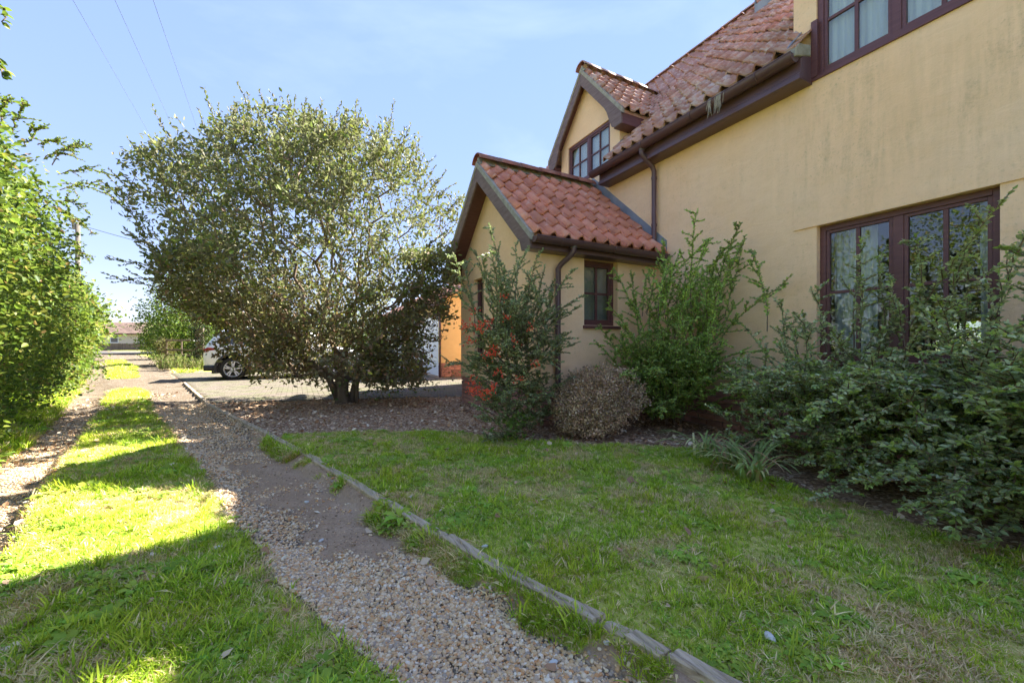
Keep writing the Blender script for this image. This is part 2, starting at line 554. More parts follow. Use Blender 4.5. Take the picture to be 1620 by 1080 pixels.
class MB:
    def __init__(s):
        s.V, s.F = [], []

    def add(s, V, F):
        k = len(s.V)
        s.V += [tuple(v) for v in V]
        s.F += [tuple(i + k for i in f) for f in F]
        return s

    def box(s, x0, x1, y0, y1, z0, z1):
        x0, x1 = min(x0, x1), max(x0, x1); y0, y1 = min(y0, y1), max(y0, y1)
        V = [(x0, y0, z0), (x1, y0, z0), (x1, y1, z0), (x0, y1, z0), (x0, y0, z1), (x1, y0, z1), (x1, y1, z1), (x0, y1, z1)]
        return s.add(V, [(0, 3, 2, 1), (4, 5, 6, 7), (0, 1, 5, 4), (1, 2, 6, 5), (2, 3, 7, 6), (3, 0, 4, 7)])

    def prism(s, poly, d):
        """poly: list of 3D points (planar), d: extrusion vector"""
        n = len(poly)
        d = Vector(d)
        P = [Vector(p) for p in poly]
        V = P + [p + d for p in P]
        nrm = Vector((0, 0, 0))
        for i in range(n):
            nrm += P[i].cross(P[(i + 1) % n])
        flip = nrm.dot(d) > 0
        F = [tuple(range(n)), tuple(range(2 * n - 1, n - 1, -1))]
        F += [(i, i + n, (i + 1) % n + n, (i + 1) % n) for i in range(n)]
        if flip:
            F = [tuple(reversed(f)) for f in F]
        return s.add(V, F)

    def tube(s, pts, r, n=8, cap=True):
        P = [Vector(p) for p in pts]
        R = r if isinstance(r, (list, tuple)) else [r] * len(P)
        V, F = [], []
        up = None
        for i, p in enumerate(P):
            t = (P[min(i + 1, len(P) - 1)] - P[max(i - 1, 0)]).normalized()
            if up is None:
                up = Vector((0, 0, 1)) if abs(t.z) < 0.9 else Vector((1, 0, 0))
            a = t.cross(up).normalized()
            bb = t.cross(a).normalized()
            up = -bb if False else bb.cross(t).cross(t) * -1 if False else up
            for k in range(n):
                an = 2 * math.pi * k / n
                V.append(p + a * (math.cos(an) * R[i]) + bb * (math.sin(an) * R[i]))
        for i in range(len(P) - 1):
            for k in range(n):
                F.append((i * n + k, i * n + (k + 1) % n, (i + 1) * n + (k + 1) % n, (i + 1) * n + k))
        if cap:
            F.append(tuple(range(n - 1, -1, -1)))
            F.append(tuple((len(P) - 1) * n + k for k in range(n)))
        return s.add(V, F)

    def build(s, name, mat, parent=None, smooth=False, bevel=0.0, org=None):
        o = mesh_obj(name, s.V, s.F, mat, parent, smooth, org=org)
        if bevel:
            m = o.modifiers.new('bevel', 'BEVEL')
            m.width = bevel
            m.segments = 2
            m.limit_method = 'ANGLE'
            m.angle_limit = math.radians(40)
        return o


def lerp_tab(t, xs, ys):
    return np.interp(t, xs, ys)


def vnoise(x, y, s=1.0, seed=0):
    """cheap smooth value noise, numpy"""
    x = np.asarray(x) * s + seed * 17.13
    y = np.asarray(y) * s + seed * 9.71
    xi, yi = np.floor(x), np.floor(y)
    fx, fy = x - xi, y - yi
    fx = fx * fx * (3 - 2 * fx); fy = fy * fy * (3 - 2 * fy)

    def h(a, b):
        v = np.sin(a * 127.1 + b * 311.7 + seed * 74.7) * 43758.5453
        return v - np.floor(v)
    return (h(xi, yi) * (1 - fx) + h(xi + 1, yi) * fx) * (1 - fy) + (h(xi, yi + 1) * (1 - fx) + h(xi + 1, yi + 1) * fx) * fy


def fbm(x, y, s=1.0, seed=0, o=3):
    v, a, t = 0, 0.5, 0
    for i in range(o):
        v = v + a * vnoise(x, y, s * 2 ** i, seed + i)
        t += a
        a *= 0.5
    return v / t


# ------------------------------------------------------------------ layout of the ground (world: +y along the house, +x towards it)
KY = [-6, -1, 0, 0.4, 0.8, 0.952, 1.167, 1.525, 2.069, 3.174, 4.983, 8.585, 14.086, 19.237, 28, 36.4, 44, 56, 80]
KX = [2.6, 1.62, 1.33, 1.22, 1.097, 1.053, 0.971, 0.843, 0.673, 0.366, -0.177, -1.334, -2.75, -4.163, -6.2, -8.5, -11, -15.5, -25]
GY = [-6, 0, 0.6, 1.26, 2.26, 4.14, 7.4, 11.5, 16.1, 24, 30.6, 44, 80]
GX = [1.5, 0.62, 0.42, 0.216, -0.106, -0.64, -1.72, -2.85, -4.2, -6.3, -8.4, -12.7, -26]
LY = [-6, 0.8, 2.7, 3.8, 6.23, 11.9, 16.6, 26, 38, 44, 80]
LX = [-0.7, -0.98, -1.18, -1.5, -2.1, -3.58, -5.1, -7.9, -11.7, -14, -27]
HY = [-6, 0, 3, 6.2, 9, 12, 16.8, 25, 38, 52, 80]
HX = [-1.9, -2.0, -2.25, -2.75, -3.55, -4.4, -5.9, -8.9, -13.4, -19.5, -32]
kx = lambda y: np.interp(y, KY, KX)
gx = lambda y: np.interp(y, GY, GX)
lx = lambda y: np.interp(y, LY, LX)
hx = lambda y: np.interp(y, HY, HX)
BEDP = [(-0.12, 5.35), (0.3, 5.25), (0.87, 5.06), (1.4, 4.65), (1.85, 4.2), (2.2, 3.8), (2.6, 3.4), (3.05, 3.05), (3.42, 2.75), (3.35, 2.3), (3.16, 1.86), (3.16, 1.32), (3.08, 0.8), (3.15, 0.5), (3.4, -1), (3.4, -6)]


def in_poly(x, y, poly):
    x = np.asarray(x, float); y = np.asarray(y, float)
    c = np.zeros(x.shape, bool)
    n = len(poly)
    for i in range(n):
        x1, y1 = poly[i]; x2, y2 = poly[(i + 1) % n]
        if y1 == y2:
            continue
        t = ((y1 > y) != (y2 > y)) & (x < (x2 - x1) * (y - y1) / (y2 - y1) + x1)
        c ^= t
    return c


LAWN = BEDP + [(2.6, -6), (1.62, -1), (1.33, 0), (1.22, 0.4), (1.097, 0.8), (0.971, 1.167), (0.843, 1.525), (0.673, 2.069), (0.366, 3.174), (-0.177, 4.983)]
DRIVE = [(-1.42, 8.85), (2.62, 7.72), (4.54, 7.2), (4.54, 10.6), (12, 10.6), (12, 12.8), (4.1, 12.8), (4.1, 22.6), (-3.6, 19.4), (-4.163, 19.237), (-2.75, 14.086)]


def lawn_dist(x, y):
    """signed-ish: soft distance to lawn/bed border (positive inside the lawn)"""
    best = np.full(np.shape(x), 9.0)
    for (x1, y1), (x2, y2) in zip(BEDP[:-1], BEDP[1:]):
        dx, dy = x2 - x1, y2 - y1
        t = np.clip(((x - x1) * dx + (y - y1) * dy) / (dx * dx + dy * dy), 0, 1)
        best = np.minimum(best, np.hypot(x - x1 - t * dx, y - y1 - t * dy))
    ins = in_poly(x, y, LAWN)
    return np.where(ins, best, -best)


def sstep(a, b, v):
    t = np.clip((v - a) / (b - a), 0, 1)
    return t * t * (3 - 2 * t)


def ground_h(x, y):
    x = np.asarray(x, float); y = np.asarray(y, float)
    d = 0.4635 * x + 0.886 * y
    wob = (fbm(x, y, 1.3, 3) - 0.5) * 0.10
    k, g, l, hh = kx(y), gx(y) + wob, lx(y) + wob, hx(y)
    lane = sstep(g - 0.03, g + 0.22, x) * (1 - sstep(k - 0.16, k - 0.02, x))
    z = -0.075 * lane * (1 - 0.6 * sstep(6, 12, y))
    z = z + 0.018 * lane * sstep(0.30, 0.16, np.abs(x - (g + (k - g) * 0.45)))
    left = sstep(l + 0.02, l - 0.10, x) * (1 - sstep(hh + 0.35, hh + 0.05, x))
    z = z - 0.085 * left * (1 - 0.6 * sstep(8, 14, y))
    z = z + 0.10 * sstep(hh + 0.2, hh - 0.6, x)
    z = z + (fbm(x, y, 2.2, 5) - 0.5) * 0.035 + (fbm(x, y, 9, 8, 2) - 0.5) * 0.014
    dr = in_poly(x, y, DRIVE)
    z = np.where(dr, -0.045, z)
    z = z + 0.42 * sstep(24, 60, d)
    return z


def weights(x, y):
    """gravel, grass, litter"""
    wob = (fbm(x, y, 1.3, 3) - 0.5) * 0.16
    n = fbm(x, y, 2.6, 21) - 0.5
    k, g, l, hh = kx(y), gx(y) + wob, lx(y) + wob, hx(y)
    grass = np.zeros(np.shape(x)); grav = np.zeros(np.shape(x)); lit = np.zeros(np.shape(x))
    centre = sstep(g + 0.05, g - 0.12, x) * sstep(l - 0.05, l + 0.08, x)
    gap = sstep(11.8, 12.8, y) * (1 - sstep(16.2, 17.2, y))
    gap2 = sstep(36, 39, y)
    centre = centre * (1 - gap) * (1 - gap2)
    verge = sstep(hh + 0.32, hh + 0.1, x)
    right_far = sstep(kx(y) + 0.0, kx(y) + 0.4, x) * sstep(19.0, 19.6, y)
    grass = np.maximum(np.maximum(centre, verge * 0.9), right_far)
    lane = (x > g - 0.1) & (x < k) & (y < 60)
    t = (x - g) / np.maximum(k - g, 0.1)
    n5 = fbm(x, y, 7, 51) - 0.5
    gr = sstep(2.15, 1.65, y + n * 0.5 + n5 * 0.6) + sstep(0.42, 0.16, t + n * 0.3 + n5 * 0.35) * sstep(9, 5, y) + 0.28 * sstep(0.5, 0.7, fbm(x, y, 4, 71)) + sstep(4.6, 6.0, y + n * 2) * 0.85
    gr = np.clip(gr, 0, 1) * (1 - sstep(0.80, 0.95, t + n * 0.15) * sstep(7, 4, y))
    grav = np.where(lane, np.clip(gr, 0, 1), grav)
    lt = (x < l + 0.1) & (x > hh - 0.1)
    grav = np.where(lt, np.clip(0.75 + n, 0, 1), grav)
    grav = np.maximum(grav, gap * (x > hh + 0.2) * (x < k) * 0.9)
    grav = np.where(gap2 > 0.5, 1.0 * (1 - verge), grav)
    # kerb-side grass fringe
    fr = sstep(k - 0.17, k - 0.10, x) * (x < k) * sstep(0.40, 0.54, fbm(x, y, 2.6, 33)) * (y > 0.9) * (y < 5.2)
    grass = np.maximum(grass, fr)
    ld = lawn_dist(x, y) + n * 0.25
    lawn = sstep(-0.03, 0.06, ld) * (x > k)
    bed = (x > k) & (~in_poly(x, y, DRIVE)) & (y < 9.2) & (lawn < 0.5)
    grass = np.maximum(grass, lawn)
    lit = np.where(bed, 1.0, lit)
    grass = np.where(bed & (lawn < 0.5), np.minimum(grass, 0.0), grass)
    return grav, grass, lit


def region(x, y):
    k, g, l, hh = kx(y), gx(y), lx(y), hx(y)
    r = np.full(np.shape(x), 0)                    # 0 verge
    r = np.where((x > hh + 0.15) & (x <= k), 1, r)  # lane tracks
    r = np.where((x > l) & (x < g) & (y < 36) & ~((y > 12.5) & (y < 16.6)), 2, r)
    r = np.where((x > k) & (y < 10), 4, r)         # bed
    r = np.where(in_poly(x, y, LAWN), 3, r)
    r = np.where(in_poly(x, y, DRIVE), 5, r)
    r = np.where((x > k) & (y >= 10) & (~in_poly(x, y, DRIVE)), 0, r)
    return r


GNAMES = {0: 'grass_verge', 1: 'gravel_track', 2: 'grass_strip', 3: 'lawn', 4: 'planting_bed', 5: 'driveway'}


def build_ground():
    Vs = {i: [] for i in GNAMES}; Fs = {i: [] for i in GNAMES}; Ws = {i: [] for i in GNAMES}; off = {i: 0 for i in GNAMES}

    def patch(x0, x1, y0, y1, st):
        nx, ny = int(round((x1 - x0) / st)), int(round((y1 - y0) / st))
        X, Y = np.meshgrid(np.linspace(x0, x1, nx + 1), np.linspace(y0, y1, ny + 1))
        Z = ground_h(X, Y)
        g, gr, li = weights(X, Y)
        cx = (X[:-1, :-1] + X[1:, 1:]) / 2; cyy = (Y[:-1, :-1] + Y[1:, 1:]) / 2
        R = region(cx, cyy)
        idx = np.arange(X.size).reshape(X.shape)
        quads = np.stack([idx[:-1, :-1], idx[:-1, 1:], idx[1:, 1:], idx[1:, :-1]], -1)
        P = np.stack([X, Y, Z], -1).reshape(-1, 3)
        W = np.stack([g, gr, li], -1).reshape(-1, 3)
        for i in GNAMES:
            q = quads[R == i]
            if not len(q):
                continue
            u, inv = np.unique(q, return_inverse=True)
            Fs[i].append(inv.reshape(q.shape) + off[i])
            Vs[i].append(P[u]); Ws[i].append(W[u])
            off[i] += len(u)
    patch(-4.0, 4.8, -0.6, 9.0, 0.04)
    patch(-9.0, 4.8, 9.0, 24.0, 0.15)
    patch(-8.0, -4.0, -0.6, 9.0, 0.4)
    patch(-8.0, 4.8, -5.4, -0.6, 0.2)
    patch(-40.0, 8.0, 24.0, 72.0, 0.4)
    patch(-40.0, -9.0, 9.0, 24.0, 1.0)
    patch(4.8, 12.8, 7.2, 24.0, 0.4)
    for i, nme in GNAMES.items():
        o = mesh_obj(nme, np.concatenate(Vs[i]), np.concatenate(Fs[i]), 'ground_mix', None, True, ('wts', np.concatenate(Ws[i])))
        tag(o, kind='structure')
        GOBJ[i] = o


GOBJ = {}
build_ground()
# wide ground to the horizon, a little lower than the near sheets
n = 60
xs = np.linspace(-1, 1, n); xs = np.sign(xs) * np.abs(xs) ** 2.2 * 600
X, Y = np.meshgrid(xs, xs + 20)
Z = 0.42 * sstep(24, 60, 0.4635 * X + 0.886 * Y) - 0.22
idx = np.arange(X.size).reshape(X.shape)
q = np.stack([idx[:-1, :-1], idx[:-1, 1:], idx[1:, 1:], idx[1:, :-1]], -1).reshape(-1, 4)
tag(mesh_obj('ground', np.stack([X, Y, Z], -1).reshape(-1, 3), q, 'field', None, True), kind='structure')

RV = Vector((0.886, -0.4635, 0)); DV = Vector((0.4635, 0.886, 0))


def at(px, d, py=None):
    """layout helper: a spot d metres out in the viewing direction of photo column px"""
    X = (px - 810) / 650 * d
    p = RV * X + DV * d
    p.z = 0 if py is None else 1 + (547 - py) / 650 * d
    return p


# crossing road beyond the lane
a, c = at(60, 44), at(420, 44)
mb = MB()
P = [at(-200, 46), at(700, 46), at(700, 40), at(-200, 40)]
for p in P:
    p.z = float(ground_h(p.x, p.y)) + 0.05
mb.prism([P[0], P[1], P[2], P[3]], (0, 0, -0.1))
tag(mb.build('road', 'asphalt'), kind='structure')


# ------------------------------------------------------------------ window builder
def axbox(mb, ax, c, d0, d1, a0, a1, z0, z1):
    """box on a wall: ax 'x' wall faces -x at x=c ; ax 'y' wall faces -y at y=c ; d = depth behind the face"""
    if ax == 'x':
        mb.box(c + d0, c + d1, a0, a1, z0, z1)
    else:
        mb.box(a0, a1, c + d0, c + d1, z0, z1)


def window(house, ax, c, a0, a1, z0, z1, cols, bars, rec=0.06, fw=0.05, mw=0.03, mat='brown_wood', sill=True, big=None, label=None):
    """cols: list of casement spans (a,b) inside the frame; each gets 2x panes with glazing bars"""
    fr = MB()
    D0, D1 = rec, rec + 0.055
    axbox(fr, ax, c, D0, D1, a0, a0 + fw, z0, z1)
    axbox(fr, ax, c, D0, D1, a1 - fw, a1, z0, z1)
    axbox(fr, ax, c, D0, D1, a0 + fw, a1 - fw, z1 - fw, z1)
    axbox(fr, ax, c, D0, D1, a0 + fw, a1 - fw, z0, z0 + fw)
    w = fr.build('window', mat, house, bevel=0.004)
    if label:
        w['label'] = label
    if len(cols) > 1:
        for (p, q), (r, s) in zip(cols[:-1], cols[1:]):
            m = MB()
            axbox(m, ax, c, D0 + 0.004, D1, q, r, z0 + fw, z1 - fw)
            m.build('mullion', mat, w, bevel=0.004)
    nm = max(1, int(round(bars)))
    for (p, q) in cols:
        cs = MB()
        t = 0.028
        D2, D3 = D0 + 0.012, D1 - 0.006
        zz0, zz1 = z0 + fw, z1 - fw
        axbox(cs, ax, c, D2, D3, p, p + t, zz0, zz1)
        axbox(cs, ax, c, D2, D3, q - t, q, zz0, zz1)
        axbox(cs, ax, c, D2, D3, p + t, q - t, zz1 - t, zz1)
        axbox(cs, ax, c, D2, D3, p + t, q - t, zz0, zz0 + t)
        cs.build('casement', mat, w, bevel=0.003)
        rows = nm + 1
        ia, ib, ja, jb = p + t, q - t, zz0 + t, zz1 - t
        mid = (ia + ib) / 2
        g = MB()
        axbox(g, ax, c, D2 + 0.004, D3 - 0.006, mid - mw / 2, mid + mw / 2, ja, jb)
        g.build('glazing_bar', mat, w, bevel=0.003)
        zs = [ja + (jb - ja) * k / rows for k in range(rows + 1)]
        for k in range(1, rows):
            g = MB()
            axbox(g, ax, c, D2 + 0.005, D3 - 0.007, ia, mid - mw / 2, zs[k] - mw / 2, zs[k] + mw / 2)
            axbox(g, ax, c, D2 + 0.005, D3 - 0.007, mid + mw / 2, ib, zs[k] - mw / 2, zs[k] + mw / 2)
            g.build('glazing_bar', mat, w, bevel=0.003)
        for k in range(rows):
            for (u, v) in ((ia, mid - mw / 2), (mid + mw / 2, ib)):
                m = MB()
                lo = zs[k] + (mw / 2 if k else 0); hi = zs[k + 1] - (mw / 2 if k < rows - 1 else 0)
                axbox(m, ax, c, D2 + 0.018, D2 + 0.022, u, v, lo, hi)
                m.build('pane', 'glass', w)
    if sill:
        s = MB()
        if ax == 'x':
            s.prism([(c - 0.045, a0 - 0.02, z0 - 0.045), (c - 0.045, a0 - 0.02, z0 - 0.008), (c + rec + 0.02, a0 - 0.02, z0 + 0.004), (c + rec + 0.02, a0 - 0.02, z0 - 0.045)], (0, a1 - a0 + 0.04, 0))
        else:
            s.prism([(a0 - 0.02, c - 0.045, z0 - 0.045), (a0 - 0.02, c - 0.045, z0 - 0.008), (a0 - 0.02, c + rec + 0.02, z0 + 0.004), (a0 - 0.02, c + rec + 0.02, z0 - 0.045)], (a1 - a0 + 0.04, 0, 0))
        s.build('sill', mat, w, bevel=0.004)
    return w


def cell_wall(ax, c, thick, acuts, zcuts, solid):
    """wall sheet with openings and reveals, one clean shell"""
    mb = MB()
    acuts = sorted(set(acuts)); zcuts = sorted(set(zcuts))
    S = {}
    for i in range(len(acuts) - 1):
        for j in range(len(zcuts) - 1):
            S[i, j] = solid((acuts[i] + acuts[i + 1]) / 2, (zcuts[j] + zcuts[j + 1]) / 2)

    def P(a, z, d):
        return (c + d, a, z) if ax == 'x' else (a, c + d, z)

    def quad(p, q, r, s):
        mb.add([p, q, r, s], [(0, 1, 2, 3)])
    for (i, j), v in S.items():
        if not v:
            continue
        A0, A1, Z0, Z1 = acuts[i], acuts[i + 1], zcuts[j], zcuts[j + 1]
        fl = (ax == 'x')
        f = [P(A0, Z0, 0), P(A1, Z0, 0), P(A1, Z1, 0), P(A0, Z1, 0)]
        bk = [P(A0, Z0, thick), P(A1, Z0, thick), P(A1, Z1, thick), P(A0, Z1, thick)]
        quad(*(f[::-1] if fl else f))
        quad(*(bk if fl else bk[::-1]))
        if not S.get((i - 1, j)): quad(f[0], f[3], bk[3], bk[0])
        if not S.get((i + 1, j)): quad(f[1], bk[1], bk[2], f[2])
        if not S.get((i, j - 1)): quad(f[0], bk[0], bk[1], f[1])
        if not S.get((i, j + 1)): quad(f[3], f[2], bk[2], bk[3])
    return mb


# ------------------------------------------------------------------ tiles
def tile_mesh(name, cover=0.205, length=0.36, mat='tile_red', seg=8, sag=0.0):
    V, F = [], []
    for t_ in range(seg + 1):
        t = t_ / seg
        h = 0.056 * math.exp(-((t - 0.25) / 0.155) ** 2)
        if t > 0.42:
            h -= 0.010 * math.sin(math.pi * (t - 0.42) / 0.58)
        x = t * (cover + 0.006)
        V += [(x, 0, h + 0.042), (x, 0, h + 0.020), (x, length, h + 0.004), ]
    n = seg + 1
    for i in range(seg):
        a, b_ = i * 3, (i + 1) * 3
        F.append((a, b_, b_ + 2, a + 2))        # top
        F.append((a + 1, b_ + 1, b_, a))        # front edge
    F.append((0, 2, 1))
    F.append((seg * 3, seg * 3 + 1, seg * 3 + 2))
    me = bpy.data.meshes.new(name)
    me.from_pydata(V, [], F)
    me.materials.append(MATS[mat])
    for p in me.polygons:
        p.use_smooth = (len(p.vertices) == 4 and abs(p.normal.z) > 0.5)
    return me


TILES = {m: tile_mesh('pantile', mat=m) for m in ('tile_red', 'tile_old')}


def lay_tiles(part, O, u, v, rows, cols, mat, cover=0.205, gauge=0.285, keep=None, max_obj=300, jit=0.006):
    """O corner (world) at eave, u across (unit), v up the slope (unit)"""
    O, u, v = Vector(O), Vector(u).normalized(), Vector(v).normalized()
    nrm = u.cross(v).normalized()
    me = TILES[mat]
    base = root_of(part).location
    cells = []
    for r in range(rows):
        for c in range(cols):
            p = O + u * (c * cover) + v * (r * gauge)
            if keep and not keep(p + u * cover * 0.5 + v * 0.15):
                continue
            cells.append((((p - cam.location).length), r, c, p))
    cells.sort(key=lambda t: t[0])
    co = np.array([vv.co[:] for vv in me.vertices])
    fc = [tuple(p.vertices) for p in me.polygons]
    rest = MB()
    for i, (_, r, c, p) in enumerate(cells):
        q = p + u * random.uniform(-jit, jit) + v * random.uniform(-jit * 2, jit * 2) + nrm * random.uniform(-0.003, 0.008)
        a = random.uniform(-0.02, 0.02)
        M = Matrix((u * math.cos(a) + v * math.sin(a), v * math.cos(a) - u * math.sin(a), nrm)).transposed()
        if i < max_obj:
            o = bpy.data.objects.new('roof_tile', me)
            COL.objects.link(o)
            o.parent = part
            o.matrix_local = Matrix.Translation(q - base) @ M.to_4x4()
        else:
            W = co @ np.array(M).T + np.array(q)
            rest.add(W, fc)
    if rest.V:
        o = rest.build('roof_tiles', mat, part)
        tag(o, kind='stuff')


def ridge_tiles(part, p0, p1, mat='ridge_clay', L0=0.42, r=0.115, pitch=45):
    p0, p1 = Vector(p0), Vector(p1)
    d = (p1 - p0); n = max(1, round(d.length / L0)); d.normalize()
    side = d.cross(Vector((0, 0, 1))).normalized()
    seg = (p1 - p0).length / n
    a0 = math.radians(12)
    V, F = [], []
    K = 10
    for (t, rr) in ((0, r), (0, r + 0.016), (seg * 0.985, r + 0.010), (seg * 0.985, r - 0.006)):
        for k in range(K + 1):
            an = a0 + (math.pi - 2 * a0) * k / K
            V.append(d * t + side * (math.cos(an) * rr * 1.12) + Vector((0, 0, math.sin(an) * rr)))
    for s_ in range(3):
        for k in range(K):
            F.append((s_ * (K + 1) + k, s_ * (K + 1) + k + 1, (s_ + 1) * (K + 1) + k + 1, (s_ + 1) * (K + 1) + k))
    me = bpy.data.meshes.new('ridge_tile')
    me.from_pydata([tuple(v) for v in V], [], F)
    me.materials.append(MATS[mat])
    for p in me.polygons:
        p.use_smooth = True
    base = root_of(part).location
    for i in range(n):
        o = bpy.data.objects.new('ridge_tile', me)
        COL.objects.link(o)
        o.parent = part
        o.location = p0 + d * (seg * i) - base + Vector((0, 0, random.uniform(-0.006, 0.006) - r * 0.55))
        o.rotation_euler = (random.uniform(-0.012, 0.012), random.uniform(-0.012, 0.012), random.uniform(-0.015, 0.015))


BR = []
for k in range(3):
    bmx = bmesh.new()
    bmesh.ops.create_cube(bmx, size=1.0)
    for v in bmx.verts:
        v.co.x *= 0.212; v.co.y *= 0.05; v.co.z *= 0.064
        v.co += Vector((random.uniform(-1, 1) * 0.002, random.uniform(-1, 1) * 0.002, random.uniform(-1, 1) * 0.002))
    bmesh.ops.bevel(bmx, geom=bmx.edges[:], offset=0.004, segments=1, affect='EDGES')
    me = bpy.data.meshes.new('brick')
    bmx.to_mesh(me); bmx.free()
    me.materials.append(MATS['brick'])
    BR.append(me)


def lay_bricks(part, ax, c, a0, a1, z0, z1):
    base = root_of(part).location
    j = 0
    z = z1 - 0.0375
    while z > z0:
        a = a0 + (0.1125 if j % 2 else 0)
        if j % 2:
            a -= 0.225
        while a < a1:
            s, e = max(a, a0) + 0.005, min(a + 0.225, a1) - 0.005
            if e - s > 0.03:
                o = bpy.data.objects.new('brick', random.choice(BR))
                COL.objects.link(o)
                o.parent = part
                m = (s + e) / 2
                o.scale.x = (e - s) / 0.215
                if ax == 'x':
                    o.rotation_euler.z = math.pi / 2
                    o.location = Vector((c + 0.022 + random.uniform(-0.002, 0.002), m, z)) - base
                else:
                    o.location = Vector((m, c + 0.022 + random.uniform(-0.002, 0.002), z)) - base
            a += 0.225
        z -= 0.075
        j += 1


def gutter(part_parent, p0, p1, out, mat='brown_plastic', r=0.058):
    """half-round gutter along p0->p1, out = outward horizontal unit"""
    p0, p1, out = Vector(p0), Vector(p1), Vector(out)
    mb = MB()
    K = 12
    V = []
    for P in (p0, p1):
        for rr in (r, r - 0.005):
            for k in range(K + 1):
                an = math.pi + math.pi * k / K
                V.append(P + out * (-math.cos(an) * rr) + Vector((0, 0, math.sin(an) * rr)))
    n = K + 1
    F = []
    for k in range(K):
        F.append((k, k + 1, 2 * n + k + 1, 2 * n + k))
        F.append((n + k + 1, n + k, 3 * n + k, 3 * n + k + 1))
    F.append((0, 2 * n, 3 * n, n)); F.append((n - 1, 2 * n - 1, 4 * n - 1, 3 * n - 1))
    F.append(tuple(range(n)))
    F.append(tuple(range(2 * n, 3 * n)))
    mb.add(V, F)
    # front lip bead
    mb.tube([p0 + out * r, p1 + out * r], 0.007, 6)
    g = mb.build('gutter', mat, part_parent, True)
    m2 = g.modifiers.new('es', 'EDGE_SPLIT'); m2.split_angle = math.radians(35)
    L_ = (p1 - p0).length
    d = (p1 - p0).normalized()
    t = 0.35
    while t < L_ - 0.1:
        c = p0 + d * t
        b_ = MB()
        pts = [c + out * (-math.cos(math.pi + math.pi * k / 8) * (r + 0.006)) + Vector((0, 0, math.sin(math.pi + math.pi * k / 8) * (r + 0.006))) for k in range(9)]
        b_.tube(pts, 0.006, 5)
        b_.build('bracket', mat, g, True)
        t += 0.8
    return g


# ------------------------------------------------------------------ THE HOUSE
WX, PX0 = 4.54, 2.63
PY0, PY1 = 4.27, 7.02
EAVE_Z = 3.594
house = thing('house', 'cream rendered house with red pantile roof, brown windows and gabled porch', 'house', (8.0, 3.2, 0))


def main_solid(a, z):
    if 1.005 < a < 2.198 and 0.86 < z < 2.178: return False
    if z < EAVE_Z: return True
    if 4.99 < a < 6.61 and z < 4.72: return not (5.218 < a < 6.386 and 3.955 < z < 4.72)
    if 0.79 < a < 2.41 and z < 5.3: return not (1.0 < a < 2.2 and 3.64 < z < 5.15)
    return False


def main_solid2(a, z):
    if a > 0.79 and a < 2.41 and z >= EAVE_Z:
        return z < 5.3 and not (1.0 < a < 2.2 and 3.645 < z < 5.15)
    return main_solid(a, z)


wall = cell_wall('x', WX, 0.25, [-4, 0.79, 1.0, 1.005, 2.198, 2.2, 2.41, 4.99, 5.218, 6.386, 6.61, 10.5],
                 [0.46, 0.86, 2.178, EAVE_Z, 3.645, 3.955, 4.72, 5.15, 5.3], main_solid2).build('wall', 'plaster', house)
# slightly proud rendered lintel with a drip edge
lm = MB()
lm.prism([(WX - 0.014, -4, 2.180), (WX + 0.002, -4, 2.180), (WX + 0.002, -4, 2.6)], (0, 4 + 2.403, 0))
lm.build('lintel', 'plaster', house)
# other outside walls of the main block
mb = MB()
mb.box(WX, 11.66, 10.25, 10.5, 0, 3.6)
mb.build('wall', 'plaster', house)
mb = MB()
mb.box(WX + 0.25, 11.66, -4.0, -3.75, 0, 3.6)
mb.build('wall', 'plaster', house)
for yy in (10.25, -4.0):
    mb = MB()
    mb.prism([(WX + 0.02, yy, 3.6), (11.62, yy, 3.6), (8.1, yy, 7.16)], (0, 0.24, 0))
    mb.build('gable', 'plaster', house)
bw = cell_wall('x', 11.41, 0.25, [-4, -2.2, -0.9, 2.7, 3.5, 10.5], [0, 0.75, 1.55, 3.6],
               lambda a, z: not (0.75 < z < 1.55 and ((2.7 < a < 3.5) or (-2.2 < a < -0.9)))).build('wall', 'white_wall', house)
window(house, 'x', 11.41, 2.7, 3.5, 0.75, 1.55, [(2.75, 3.45)], 1, rec=0.1, sill=False)
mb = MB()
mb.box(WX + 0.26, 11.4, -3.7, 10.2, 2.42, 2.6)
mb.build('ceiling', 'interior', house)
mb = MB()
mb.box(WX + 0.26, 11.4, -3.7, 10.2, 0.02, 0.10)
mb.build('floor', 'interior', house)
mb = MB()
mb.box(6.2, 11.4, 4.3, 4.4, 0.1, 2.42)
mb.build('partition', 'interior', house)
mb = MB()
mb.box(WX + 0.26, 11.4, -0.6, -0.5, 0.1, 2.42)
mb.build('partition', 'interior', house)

# plinths
pl = MB()
pl.box(WX + 0.035, WX + 0.25, -4, PY0, -0.1, 0.459)
p1 = pl.build('plinth', 'mortar', house)
lay_bricks(p1, 'x', WX + 0.008, 0.4, PY0 - 0.01, 0.02, 0.458)
pl = MB()
pl.box(PX0 + 0.05, WX, PY0 + 0.035, PY0 + 0.2, -0.1, 0.459)
p1 = pl.build('plinth', 'mortar', house)
lay_bricks(p1, 'y', PY0 + 0.008, PX0 + 0.012, WX - 0.01, -0.04, 0.458)
pl = MB()
pl.box(PX0 + 0.035, PX0 + 0.2, PY0 + 0.21, PY1 - 0.01, -0.1, 0.459)
p1 = pl.build('plinth', 'mortar', house)
lay_bricks(p1, 'x', PX0 + 0.008, PY0 + 0.07, PY1 - 0.012, -0.04, 0.458)

